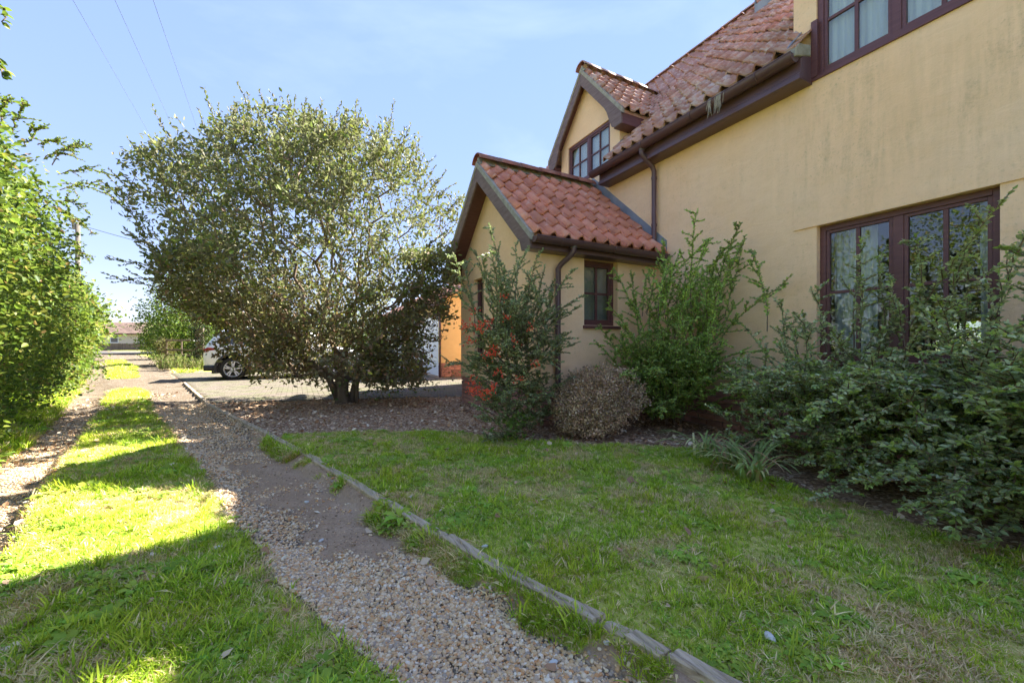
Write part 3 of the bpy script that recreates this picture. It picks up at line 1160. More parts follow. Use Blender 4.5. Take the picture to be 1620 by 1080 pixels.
# porch walls
cell_wall('y', PY0, 0.2, [PX0, 3.285, 3.85, WX - 0.002], [0.46, 1.27, 2.13, 2.2],
          lambda a, z: not (3.285 < a < 3.85 and 1.27 < z < 2.13)).build('wall', 'plaster', house)
cell_wall('x', PX0, 0.2, [PY0 + 0.2, 6.0, 6.42, PY1], [0.46, 0.82, 2.1, 2.2],
          lambda a, z: not (6.0 < a < 6.42 and 0.82 < z < 2.1)).build('wall', 'plaster', house)
PR_Y = 5.645            # porch ridge line
PT = math.atan2(3.66 - 2.245, PR_Y - 4.07)     # pitch
tanp = math.tan(PT)


def proof(y):           # underside of the tiles
    return 3.70 - abs(y - PR_Y) * tanp


g = MB()
g.prism([(PX0 + 0.001, PY0 + 0.002, 2.2), (PX0 + 0.001, PY1 - 0.002, 2.2), (PX0 + 0.001, PY1 - 0.1, proof(PY1 - 0.1) - 0.08), (PX0 + 0.001, PR_Y, proof(PR_Y) - 0.08), (PX0 + 0.001, PY0 + 0.1, proof(PY0 + 0.1) - 0.08)], (0.19, 0, 0))
g.build('gable', 'plaster', house)
mb = MB()
mb.box(PX0 + 0.2, WX - 0.002, PY1 - 0.2, PY1, 0.46, 2.2)
mb.box(PX0 + 0.2, WX - 0.002, PY1 - 0.19, PY1 - 0.01, -0.1, 0.46)
mb.build('wall', 'plaster', house)
window(house, 'y', PY0, 3.285, 3.85, 1.27, 2.128, [(3.335, 3.80)], 1, rec=0.085, label='small brown four-pane window in the porch side wall')
window(house, 'x', PX0, 6.0, 6.42, 0.82, 2.1, [(6.05, 6.37)], 1, rec=0.07, label='tall narrow brown window in the porch gable')
mb = MB()
mb.box(3.1, 4.0, PY0 + 0.24, PY0 + 0.25, 1.2, 2.2)
mb.box(PX0 + 0.24, PX0 + 0.25, 5.9, 6.5, 0.8, 2.2)
mb.build('net_curtain', 'net', house)

# porch roof -----------------------------------------------------------------
VX0 = 2.36
rf = MB()
for s in (-1, 1):
    e = PR_Y + s * 1.53
    rf.prism([(VX0 + 0.03, e, proof(e)), (WX, e, proof(e)), (WX, PR_Y, proof(PR_Y)), (VX0 + 0.03, PR_Y, proof(PR_Y))], (0, 0, -0.05))
proof_part = rf.build('porch_roof', 'tile_red', house)
cosp, sinp = math.cos(PT), math.sin(PT)
lay_tiles(proof_part, (VX0 + 0.03, PR_Y - 1.60, proof(PR_Y - 1.60)), (1, 0, 0), (0, cosp, sinp), 7, 11, 'tile_red', cover=0.2, gauge=0.302,
          keep=lambda p: p.x < WX + 0.03)
lay_tiles(proof_part, (VX0 + 0.036 + 2.2, PR_Y + 1.60, proof(PR_Y + 1.60)), (-1, 0, 0), (0, -cosp, sinp), 7, 11, 'tile_red', cover=0.2, gauge=0.302, max_obj=0)
ridge_tiles(proof_part, (VX0 - 0.012, PR_Y, 3.775), (WX - 0.05, PR_Y, 3.775), L0=0.36, r=0.13)
# mortar bedding under the ridge and verge
mo = MB()
mo.prism([(VX0 + 0.02, PR_Y - 0.10, 3.67), (VX0 + 0.02, PR_Y + 0.10, 3.67), (VX0 + 0.02, PR_Y, 3.81)], (WX - VX0 - 0.05, 0, 0))
mo.build('ridge_mortar', 'verge_mortar', proof_part)
mo = MB()
for s in (-1, 1):
    e = PR_Y + s * 1.60
    x = VX0 - 0.008
    mo.prism([(x, e, proof(e) - 0.05), (x, e, proof(e) + 0.03), (x, PR_Y, proof(PR_Y) + 0.03), (x, PR_Y, proof(PR_Y) - 0.05)], (0.05, 0, 0))
mo.build('verge_mortar', 'verge_mortar', proof_part)
# barge boards
for s in (-1, 1):
    bb = MB()
    e = PR_Y + s * 1.565
    m = e - s * 0.02
    zt = lambda y: proof(y) - 0.03
    w_ = 0.175
    pts = [(VX0, e, zt(e)), (VX0, PR_Y, zt(PR_Y)), (VX0, PR_Y, zt(PR_Y) - w_ / cosp), (VX0, PR_Y + s * 1.33, zt(PR_Y + s * 1.33) - w_ / cosp), (VX0, PR_Y + s * 1.375, 2.125), (VX0, e, 2.125)]
    bb.prism(pts, (0.028, 0, 0))
    bb.build('barge_board', 'barge_wood', house, bevel=0.003)
# sloping verge soffit
sf = MB()
for s in (-1, 1):
    e = PR_Y + s * 1.37
    sf.prism([(VX0 + 0.028, e, proof(e) - 0.10), (PX0, e, proof(e) - 0.10), (PX0, PR_Y, proof(PR_Y) - 0.10), (VX0 + 0.028, PR_Y, proof(PR_Y) - 0.10)], (0, 0, -0.02))
sf.build('soffit', 'brown_wood', house)
# eave boxes + gutters
for s in (-1, 1):
    yw = PY0 if s < 0 else PY1
    ye = PR_Y + s * 1.565
    mb = MB()
    mb.box(VX0 + 0.03, WX - 0.003, ye, ye - s * 0.022, 2.128, 2.262)
    mb.box(VX0 + 0.03, WX - 0.003, ye - s * 0.024, yw + s * 0.001, 2.128, 2.145)
    mb.build('fascia', 'brown_plastic', house, bevel=0.003)
    gutter(house, (VX0 + 0.02, ye + s * 0.070, 2.245), (WX - 0.06, ye + s * 0.070, 2.235), (0, s, 0), r=0.066)
# lead flashing up the wall over the porch roof
fl = MB()
for s in (-1, 1):
    y0_, y1_ = PR_Y + s * 1.60, PR_Y
    z = lambda y: proof(y) + 0.045
    fl.prism([(WX - 0.012, y0_, z(y0_)), (WX - 0.012, y0_, z(y0_) + 0.15), (WX - 0.012, y1_, z(y1_) + 0.16), (WX - 0.012, y1_, z(y1_))], (0.010, 0, 0))
    fl.prism([(WX - 0.10, y0_, z(y0_) - 0.004), (WX - 0.012, y0_, z(y0_) + 0.004), (WX - 0.012, y1_, z(y1_) + 0.004), (WX - 0.10, y1_, z(y1_) - 0.004)], (0, 0, -0.006))
fl.build('lead_flashing', 'lead', house)


def downpipe(parent, pts, brs, head, r=0.034):
    mb = MB()
    mb.tube(pts, r, 12)
    p = mb.build('downpipe', 'brown_plastic', parent, True)
    m2 = p.modifiers.new('es', 'EDGE_SPLIT'); m2.split_angle = math.radians(60)
    c = MB()
    c.tube([Vector(pts[0]) + Vector((0, 0, 0.05)), Vector(pts[0]) - Vector((0, 0, 0.03))], r + 0.008, 12)
    c.build('outlet', 'grey_pipe', p, True)
    for (q, w) in brs:
        c = MB()
        q = Vector(q); w = Vector(w)
        c.tube([q - Vector((0, 0, 0.014)), q + Vector((0, 0, 0.014))], r + 0.006, 12)
        t = w.cross(Vector((0, 0, 1)))
        c.box(min(q.x, q.x + w.x) - abs(t.x) * 0.01, max(q.x, q.x + w.x) + abs(t.x) * 0.01, min(q.y, q.y + w.y) - abs(t.y) * 0.01, max(q.y, q.y + w.y) + abs(t.y) * 0.01, q.z - 0.01, q.z + 0.01)
        c.box(q.x - abs(t.x) * 0.065 - abs(w.x) * 0.2, q.x + abs(t.x) * 0.065 + abs(w.x) * 0.2, q.y - abs(t.y) * 0.065 - abs(w.y) * 0.2, q.y + abs(t.y) * 0.065 + abs(w.y) * 0.2, q.z - 0.008, q.z + 0.008)
        c.build('bracket', 'brown_plastic', p)
    return p


ye = PR_Y - 1.565 - 0.068
downpipe(house, [(2.93, ye, 2.20), (2.93, ye, 2.13), (2.91, ye + 0.03, 2.085), (2.85, 4.16, 1.99), (2.83, 4.19, 1.94), (2.83, 4.195, 1.5), (2.83, 4.195, 0.02)],
         [((2.83, 4.195, 1.75), (0, 0.07, 0)), ((2.83, 4.195, 0.95), (0, 0.07, 0)), ((2.83, 4.195, 0.27), (0, 0.07, 0))], None)

# main roof -------------------------------------------------------------------
RX, RZ = 8.1, 7.685


def mroof(x):
    return x - 0.415 if x < RX else RZ - (x - RX)


mr_ = MB()


def slope(y0, y1, xa, xb):
    mr_.prism([(xa, y0, mroof(xa)), (xa, y1, mroof(xa)), (xb, y1, mroof(xb)), (xb, y0, mroof(xb))], (0, 0, -0.07))


for (a0, a1) in ((-4.15, 0.79), (2.41, 4.99), (6.61, 10.62)):
    slope(a0, a1, 4.36, RX)
slope(0.79, 2.41, 5.9, RX)
slope(4.99, 6.61, 6.05, RX)
slope(-4.15, 10.62, 11.9, RX) if False else mr_.prism([(RX, -4.15, RZ), (RX, 10.62, RZ), (11.95, 10.62, RZ - 3.85), (11.95, -4.15, RZ - 3.85)], (0, 0, -0.07))
roof = mr_.build('roof', 'tile_old', house)
s2 = math.sqrt(0.5)
lay_tiles(roof, (4.262, 5.02, mroof(4.262)), (0, -1, 0), (s2, 0, s2), 20, 14, 'tile_old', cover=0.198, gauge=0.275,
          keep=lambda p: 2.30 < p.y < 5.15 and not (p.x > 7.3 and p.x < 8.0 and 3.85 < p.y < 4.6))
D_C, D_R = 5.80, 5.80
lay_tiles(roof, (4.262, 10.65, mroof(4.262)), (0, -1, 0), (s2, 0, s2), 20, 29, 'tile_old', cover=0.198, gauge=0.275, max_obj=60,
          keep=lambda p: p.y > 5.0 and not (abs(p.y - 5.8) < 0.86 and p.x < 6.1 - abs(p.y - 5.8) * 0.9))
lay_tiles(roof, (4.262, 2.3, mroof(4.262)), (0, -1, 0), (s2, 0, s2), 20, 32, 'tile_old', cover=0.198, gauge=0.275, max_obj=0,
          keep=lambda p: not (abs(p.y - 1.6) < 0.86 and p.x < 6.3 - abs(p.y - 1.6) * 0.9))
ridge_tiles(roof, (RX, 10.64, RZ + 0.085), (RX, -4.16, RZ + 0.085), mat='tile_old', L0=0.45, r=0.10)
mo = MB()
mo.prism([(4.2, 10.60, mroof(4.2) - 0.02), (4.2, 10.60, mroof(4.2) + 0.05), (RX, 10.60, RZ + 0.05), (RX, 10.60, RZ - 0.02)], (0, 0.05, 0))
mo.build('verge_mortar', 'verge_mortar', roof)
# main eave between the dormers
mb = MB()
FX = 4.335
mb.box(FX, FX + 0.022, 2.235, 5.24, EAVE_Z, 3.80)
mb.build('fascia', 'brown_plastic', house, bevel=0.003)
mb = MB()
mb.box(FX + 0.0225, WX - 0.001, 2.235, 5.24, EAVE_Z, EAVE_Z + 0.015)
mb.box(FX + 0.024, WX - 0.001, 5.222, 5.24, EAVE_Z + 0.0155, 3.79)
mb.box(FX + 0.024, WX - 0.002, 2.235, 2.255, EAVE_Z + 0.0155, 3.86)
# moulded step along the fascia foot
mb.prism([(FX - 0.0005, 2.235, EAVE_Z), (FX - 0.020, 2.235, EAVE_Z), (FX - 0.020, 2.235, EAVE_Z + 0.05), (FX - 0.0005, 2.235, EAVE_Z + 0.065)], (0, 3.005, 0))
mb.build('soffit', 'brown_plastic', house, bevel=0.003)
gutter(house, (FX - 0.078, 2.25, 3.815), (FX - 0.078, 5.33, 3.80), (-1, 0, 0), r=0.074)
# end cap block by the big upstairs window
mb = MB()
mb.prism([(4.24, 2.225, 3.78), (4.24, 2.225, 3.86), (4.29, 2.225, 3.92), (4.50, 2.225, 3.97), (4.50, 2.225, 3.86)], (0, 0.10, 0))
mb.build('verge_mortar', 'verge_mortar', roof, bevel=0.012)
mb = MB()
mb.prism([(4.30, 2.33, mroof(4.30) + 0.05), (5.6, 2.33, mroof(5.6) + 0.05), (5.6, 2.33, mroof(5.6) + 0.06), (4.30, 2.33, mroof(4.30) + 0.06)], (0, 0.16, 0))
mb.prism([(4.48, 2.328, mroof(4.48) + 0.06), (5.6, 2.328, mroof(5.6) + 0.06), (5.6, 2.328, mroof(5.6) + 0.2), (4.48, 2.328, mroof(4.48) + 0.2)], (0, 0.006, 0)) if False else None
mb.build('lead_flashing', 'lead', house)
gx_ = FX - 0.078
downpipe(house, [(gx_, 4.24, 3.75), (gx_, 4.24, 3.69), (gx_ + 0.02, 4.238, 3.65), (WX - 0.10, 4.222, 3.53), (WX - 0.066, 4.219, 3.47), (WX - 0.066, 4.219, 3.0), (WX - 0.066, 4.219, 2.27)],
         [((WX - 0.066, 4.219, 3.37), (0.06, 0, 0)), ((WX - 0.066, 4.219, 2.71), (0.06, 0, 0))], None)
# moss in the gutter and a hanging dry tuft
ms = MB()
for i in range(60):
    y = random.gauss(2.78, 0.13); r = random.uniform(0.01, 0.03)
    c = Vector((gx_ + random.uniform(-0.03, 0.05), y, 3.81 + random.uniform(0, 0.035) * math.exp(-((y - 2.78) / 0.16) ** 2)))
    an = random.random() * 6
    V = [c + Vector((math.cos(an + k * 1.26) * r, math.sin(an + k * 1.26) * r, -0.01)) for k in range(5)] + [c + Vector((0, 0, r))]
    ms.add(V, [(k, (k + 1) % 5, 5) for k in range(5)])
tag(ms.build('moss', 'moss', house), kind='stuff')
ms = MB()
for i in range(46):
    y = random.choice((2.98, 3.0, 3.02, 3.12)) + random.gauss(0, 0.012)
    L_ = random.uniform(0.05, 0.20)
    x = gx_ - 0.066
    ms.tube([(x, y, 3.83), (x - 0.012, y + random.uniform(-.01, .01), 3.80), (x - 0.016, y + random.uniform(-.03, .03), 3.80 - L_)], [0.003, 0.003, 0.0015], 3)
tag(ms.build('dry_moss', 'flowered_moss', house), kind='stuff')

# windows of the main wall
window(house, 'x', WX, 1.005, 2.198, 0.86, 2.176, [(1.055, 1.565), (1.638, 2.148)], 1, rec=0.06, fw=0.05, label='large brown window behind the big shrub, ground floor')
window(house, 'x', WX, 5.218, 6.386, 3.957, 4.718, [(5.262, 5.775), (5.83, 6.342)], 1, rec=0.02, fw=0.044, mw=0.026, sill=False, label='brown casement window of the far dormer')
window(house, 'x', WX, 1.0, 2.2, 3.647, 5.148, [(1.052, 1.565), (1.63, 2.148)], 2, rec=0.02, fw=0.052, mw=0.03, sill=False, label='brown window of the near dormer at the top edge')
# sills under the dormer windows
mb = MB()
mb.box(WX - 0.012, WX - 0.0005, 5.20, 6.41, 3.935, 3.957)
mb.build('sill', 'brown_wood', house)
mb = MB()
mb.box(WX - 0.02, WX - 0.0005, 0.9, 2.245, 3.615, 3.646)
mb.box(WX - 0.028, WX - 0.001, 2.180, 2.235, 3.647, 4.20)
mb.build('sill', 'brown_wood', house)


def pleats(y0, y1, z0, z1, x, amp=0.022, n=None, taper=0.0):
    n = n or int((y1 - y0) / 0.012)
    V, F = [], []
    for i in range(n + 1):
        t = i / n
        y = y0 + (y1 - y0) * t
        dx = amp * math.sin(t * (y1 - y0) / 0.055 * 2 * math.pi) + amp * 0.5 * math.sin(t * 17 + 1)
        V += [(x + dx, y, z0), (x + dx * 0.8, y + (t - 0.5) * taper, z1)]
    for i in range(n):
        F.append((2 * i, 2 * i + 2, 2 * i + 3, 2 * i + 1))
    return MB().add(V, F)


pleats(1.84, 2.19, 0.3, 2.2, 4.86).build('curtain', 'curtain', house, True)
pleats(1.00, 1.17, 0.3, 2.2, 4.86, taper=0.03).build('curtain', 'curtain', house, True)
pleats(5.225, 6.38, 3.96, 4.71, 4.635, amp=0.010).build('net_curtain', 'curtain', house, True)  # dormer nets: whitish sheet also stands in for pale sky reflected in the panes
pleats(1.01, 2.19, 3.65, 5.14, 4.635, amp=0.010).build('net_curtain', 'curtain', house, True)  # near dormer likewise: net kept whitish to imitate the sky's reflection
# a room behind: table and sofa back in the dark
mb = MB()
mb.box(7.0, 7.9, 1.2, 2.6, 0.72, 0.76)
for (x, y) in ((7.05, 1.25), (7.85, 1.25), (7.05, 2.55), (7.85, 2.55)):
    mb.box(x - 0.03, x + 0.03, y - 0.03, y + 0.03, 0.1, 0.72)
mb.build('dining_table', 'brown_wood', house)

# dormer (far) -----------------------------------------------------------------
DC, DH, DZ = 5.80, 1.02, 5.80
dt = math.atan2(DZ - 4.62, DH)
dtan, dcos, dsin = math.tan(dt), math.cos(dt), math.sin(dt)
DX0 = 4.385


def dz(y, c=DC, z=DZ):
    return z - abs(y - c) * dtan


dw = MB()
dw.prism([(WX + 0.001, 4.992, 4.72), (WX + 0.001, 6.608, 4.72), (WX + 0.001, 6.608, dz(6.608) - 0.06), (WX + 0.001, DC, DZ - 0.08), (WX + 0.001, 4.992, dz(4.992) - 0.06)], (0.15, 0, 0))
dw.box(WX + 0.25, 6.4, 4.992, 5.06, 3.8, 4.80)
dw.box(WX + 0.25, 6.4, 6.54, 6.608, 3.8, 4.80)
dw.build('dormer_wall', 'plaster', house)
dr = MB()
for s in (-1, 1):
    e = DC + s * DH
    dr.prism([(DX0 + 0.02, e, dz(e)), (6.5, e, dz(e)), (6.5, DC, DZ), (DX0 + 0.02, DC, DZ)], (0, 0, -0.05))
droof = dr.build('dormer_roof', 'tile_old', house)
lay_tiles(droof, (DX0 + 0.03, DC - DH - 0.02, dz(DC - DH - 0.02)), (1, 0, 0), (0, dcos, dsin), 6, 11, 'tile_old', cover=0.198, gauge=0.27,
          keep=lambda p: p.z > mroof(p.x) - 0.06)
lay_tiles(droof, (DX0 + 0.036 + 11 * 0.198, DC + DH + 0.02, dz(DC + DH + 0.02)), (-1, 0, 0), (0, -dcos, dsin), 6, 11, 'tile_old', cover=0.198, gauge=0.27, max_obj=0,
          keep=lambda p: p.z > mroof(p.x) - 0.06)
ridge_tiles(droof, (DX0 - 0.012, DC, DZ + 0.08), (6.22, DC, DZ + 0.08), mat='tile_old', L0=0.4, r=0.115)
mo = MB()
mo.prism([(DX0 + 0.02, DC - 0.09, DZ - 0.03), (DX0 + 0.02, DC + 0.09, DZ - 0.03), (DX0 + 0.02, DC, DZ + 0.10)], (1.8, 0, 0))
for s in (-1, 1):
    e = DC + s * (DH + 0.02)
    x = DX0 - 0.008
    mo.prism([(x, e, dz(e) - 0.045), (x, e, dz(e) + 0.03), (x, DC, DZ + 0.03), (x, DC, DZ - 0.045)], (0.05, 0, 0))
mo.build('verge_mortar', 'verge_mortar', droof)
for s in (-1, 1):
    bb = MB()
    e = DC + s * (DH - 0.005)
    w_ = 0.15
    zt = lambda y: dz(y) - 0.03
    q1 = DC + s * 0.62; q2 = DC + s * 0.74; q3 = DC + s * 0.80
    pts = [(DX0, e, zt(e)), (DX0, DC, DZ - 0.03), (DX0, DC, DZ - 0.03 - w_ / dcos), (DX0, q1, zt(q1) - w_ / dcos), (DX0, (q1 + q2) / 2, zt(q1) - w_ / dcos - 0.10), (DX0, q2, 4.56), (DX0, q3, 4.44), (DX0, DC + s * 0.86, 4.405), (DX0, e, 4.405)]
    bb.prism(pts, (0.03, 0, 0))
    bb.build('barge_board', 'barge_wood', house, bevel=0.003)
    sb = MB()
    e2 = DC + s * 0.80
    sb.prism([(DX0 + 0.03, e2, dz(e2) - 0.09), (WX, e2, dz(e2) - 0.09), (WX, DC, DZ - 0.09), (DX0 + 0.03, DC, DZ - 0.09)], (0, 0, -0.02))
    sb.build('soffit', 'brown_wood', house)
    fb = MB()
    y1_, y2_ = sorted((e, DC + s * 0.812))
    fb.box(DX0 + 0.031, 5.25 if s < 0 else 5.3, e - s * 0.02, e, 4.41, 4.585)
    fb.box(DX0 + 0.031, 5.2, *sorted((e - s * 0.021, DC + s * 0.812)), 4.41, 4.428)
    fb.build('fascia', 'brown_wood', house, bevel=0.003)
# lead cheeks where the dormer meets the tiles
fl = MB()
fl.prism([(4.50, 4.975, mroof(4.50) - 0.05), (4.50, 4.975, mroof(4.50) + 0.12), (5.25, 4.975, mroof(5.25) + 0.10), (5.25, 4.975, mroof(5.25) - 0.05)], (0, 0.016, 0))
fl.prism([(4.50, 4.86, mroof(4.50) + 0.055), (4.50, 4.98, mroof(4.50) + 0.06), (5.3, 4.98, mroof(5.3) + 0.06), (5.3, 4.86, mroof(5.3) + 0.055)], (0, 0, -0.008))
fl.box(5.26, 5.42, 4.76, 4.86, 4.46, 4.66)
fl.build('lead_flashing', 'lead', house)

# near dormer, mostly above the picture ------------------------------------------
nd = MB()
NC, NZ = 1.6, 6.30
for s in (-1, 1):
    nd.prism([(4.36, NC + s * 1.0, 5.22), (7.1, NC + s * 1.0, 5.22), (7.1, NC, NZ), (4.36, NC, NZ)], (0, 0, -0.06))
ndr = nd.build('dormer_roof', 'tile_old', house)
a_ = math.atan2(NZ - 5.22, 1.0)
lay_tiles(ndr, (4.34, NC - 1.02, 5.20), (1, 0, 0), (0, math.cos(a_), math.sin(a_)), 5, 13, 'tile_old', max_obj=0)
lay_tiles(ndr, (7.0, NC + 1.02, 5.20), (-1, 0, 0), (0, -math.cos(a_), math.sin(a_)), 5, 13, 'tile_old', max_obj=0)
nd = MB()
nd.prism([(WX + 0.001, 0.8, 5.3), (WX + 0.001, 2.4, 5.3), (WX + 0.001, NC, NZ - 0.1)], (0.15, 0, 0))
nd.box(WX + 0.25, 6.6, 2.35, 2.408, 3.8, 5.36)
nd.box(WX + 0.25, 6.6, 0.792, 0.85, 3.8, 5.36)
nd.build('dormer_wall', 'plaster', house)

# chimney
ch = MB()
ch.box(7.52, 8.30, 3.82, 4.62, 6.7, 9.0)
chim = ch.build('chimney', 'mortar', house)
cb = MB()
for j in range(31):
    z = 6.72 + j * 0.075
    for i in range(4):
        o_ = 0.1 if j % 2 else 0
        y0_ = 3.815 + i * 0.225 - o_
        y1_ = min(y0_ + 0.215, 4.625); y0_ = max(y0_, 3.815)
        if y1_ - y0_ > 0.03:
            cb.box(7.505, 7.54, y0_, y1_, z, z + 0.065)
        x0_ = 7.508 + i * 0.225 - o_
        x1_ = min(x0_ + 0.215, 8.3); x0_ = max(x0_, 7.545)
        if x1_ - x0_ > 0.03:
            cb.box(x0_, x1_, 4.60, 4.634, z, z + 0.065)
            cb.box(x0_, x1_, 3.806, 3.84, z, z + 0.065)
tag(cb.build('bricks', 'brick', chim), kind='stuff')
ch = MB()
ch.box(7.46, 8.36, 3.76, 4.68, 9.0, 9.12)
ch.build('chimney_cap', 'verge_mortar', chim)
ch = MB()
ch.tube([(7.9, 4.05, 9.12), (7.9, 4.05, 9.45)], 0.11, 12)
ch.tube([(7.9, 4.42, 9.12), (7.9, 4.42, 9.45)], 0.11, 12)
ch.build('chimney_pot', 'ridge_clay', chim)
fl = MB()
fl.box(7.485, 7.50, 3.80, 4.64, mroof(7.5) - 0.02, mroof(7.5) + 0.20)
fl.box(7.49, 7.86, 4.637, 4.65, mroof(7.5), mroof(7.5) + 0.35)
fl.build('lead_flashing', 'lead', chim)

# ------------------------------------------------------------------ GARAGE
gar = thing('garage', 'orange rendered double garage with white doors beyond the tree', 'garage', (6.5, 17.8, 0))
gw = cell_wall('x', 4.1, 0.22, [12.8, 13.05, 17.35, 18.2, 22.4, 22.9], [0.45, 2.1, 2.45],
               lambda a, z: not (z < 2.1 and (13.05 < a < 17.35 or 18.2 < a < 22.4)))
gw.box(4.32, 9.3, 12.8, 13.02, 0.45, 2.45)
gw.box(4.32, 9.3, 22.68, 22.9, 0.45, 2.45)
gw.box(9.08, 9.3, 13.02, 22.68, 0.45, 2.45)
gw.build('wall', 'plaster_orange', gar)
gp = MB()
gp.box(4.32, 9.27, 12.83, 13.0, -0.1, 0.449)
gp.box(4.13, 4.3, 12.85, 13.049, -0.1, 0.449)
gp.box(4.13, 4.3, 17.351, 18.199, -0.1, 0.449)
pp = gp.build('plinth', 'mortar', gar)
lay_bricks(pp, 'y', 12.805, 4.12, 5.2, 0.0, 0.448)
lay_bricks(pp, 'x', 4.105, 12.83, 13.05, 0.0, 0.448)
for (a0, a1) in ((13.05, 17.35), (18.2, 22.4)):
    f = MB()
    f.box(4.14, 4.20, a0, a0 + 0.07, -0.05, 2.1)
    f.box(4.14, 4.20, a1 - 0.07, a1, -0.05, 2.1)
    f.box(4.14, 4.20, a0 + 0.07, a1 - 0.07, 2.03, 2.1)
    fo = f.build('door_frame', 'brown_wood', gar)
    for k in range(7):
        d = MB()
        z0_ = -0.04 + k * 0.295
        d.box(4.20, 4.23, a0 + 0.07, a1 - 0.07, z0_, z0_ + 0.288)
        d.build('door_panel', 'garage_white', fo, bevel=0.008)
gr = MB()
for (xa, xb) in ((3.82, 6.7), (9.58, 6.7)):
    gr.prism([(xa, 12.6, 2.42), (xa, 23.1, 2.42), (6.7, 23.1, 3.95), (6.7, 12.6, 3.95)], (0, 0, -0.08))
gro = gr.build('roof', 'tile_old', gar)
sl = Vector((2.88, 0, 1.53)).normalized()
lay_tiles(gro, (3.80, 23.1, 2.42), (0, -1, 0), sl, 11, 50, 'tile_old', max_obj=0)
for yy in (12.81, 22.7):
    gg = MB()
    gg.prism([(4.15, yy, 2.45), (9.25, yy, 2.45), (6.7, yy, 3.80)], (0, 0.18, 0))
    gg.build('gable', 'plaster_orange', gar)
gf = MB()
gf.box(3.84, 3.862, 12.6, 23.1, 2.30, 2.42)
gf.box(3.863, 4.099, 12.6, 23.1, 2.30, 2.32)
gf.build('fascia', 'brown_wood', gar)
mb = MB()
mb.tube([(4.06, 12.74, 2.3), (4.06, 12.74, 0.0)], 0.035, 10)
mb.build('downpipe', 'brown_plastic', gar, True)

# ------------------------------------------------------------------ DRIVEWAY PAVERS
me = bpy.data.meshes.new('paver')
bmx = bmesh.new()
bmesh.ops.create_cube(bmx, size=1.0)
for v in bmx.verts:
    v.co.x *= 0.193; v.co.y *= 0.093; v.co.z *= 0.05
bmesh.ops.bevel(bmx, geom=[e for e in bmx.edges if e.verts[0].co.z > 0 and e.verts[1].co.z > 0], offset=0.006, segments=1, affect='EDGES')
bmx.to_mesh(me); bmx.free()
me.materials.append(MATS['paver'])
drv = GOBJ[5]
cells = []
j = 0
y = 7.3
while y < 21.5:
    x = -5.0 + (0.1 if j % 2 else 0)
    while x < 4.6:
        cells.append((x + 0.1, y + 0.05))
        x += 0.2
    y += 0.1
    j += 1
C = np.array(cells)
ok = in_poly(C[:, 0], C[:, 1], DRIVE) & in_poly(C[:, 0] - 0.08, C[:, 1] - 0.04, DRIVE) & ~((C[:, 0] > 4.0) & (C[:, 1] > 12.7))
C = C[ok]
dist = np.hypot(C[:, 0], C[:, 1])
C = C[np.argsort(dist)]
rest = MB()
co = np.array([v.co[:] for v in me.vertices]); fc = [tuple(p.vertices) for p in me.polygons]
for i, (x, y) in enumerate(C):
    zz = -0.030 + random.uniform(-0.004, 0.004) + 0.012 * (vnoise(x, y, 0.6, 4) - 0.5)
    if i < 300:
        o = bpy.data.objects.new('paver', me)
        COL.objects.link(o)
        o.parent = drv
        o.location = (x, y, zz)
        o.rotation_euler = (random.uniform(-.01, .01), random.uniform(-.01, .01), random.uniform(-.01, .01))
    else:
        rest.add(co + np.array((x, y, zz)), fc)
o = rest.build('pavers', 'paver', drv)
tag(o, kind='stuff')
# concrete edging strip between drive and bed
mb = MB()
ex0, ey0, ex1, ey1 = -1.36, 8.82, 2.60, 7.70
dx, dy = ex1 - ex0, ey1 - ey0
Ld = math.hypot(dx, dy); ux, uy = dx / Ld, dy / Ld
bs = thing('stone_edging', 'pale concrete edging strip between the block paving and the leaf litter', 'edging', (0.6, 8.2, 0))
k = 0.0
while k < Ld - 0.3:
    l_ = min(0.9, Ld - k)
    mb = MB()
    a = Vector((ex0 + ux * (k + 0.006), ey0 + uy * (k + 0.006), 0)); c = Vector((ex0 + ux * (k + l_ - 0.006), ey0 + uy * (k + l_ - 0.006), 0))
    o2 = Vector((-uy, ux, 0)) * 0.05
    mb.prism([(a.x, a.y, -0.12), (c.x, c.y, -0.12), (c.x + o2.x, c.y + o2.y, -0.12), (a.x + o2.x, a.y + o2.y, -0.12)], (0, 0, 0.135 + random.uniform(-0.006, 0.006)))
    mb.build('kerb_stone', 'paver', bs, bevel=0.006)
    k += l_

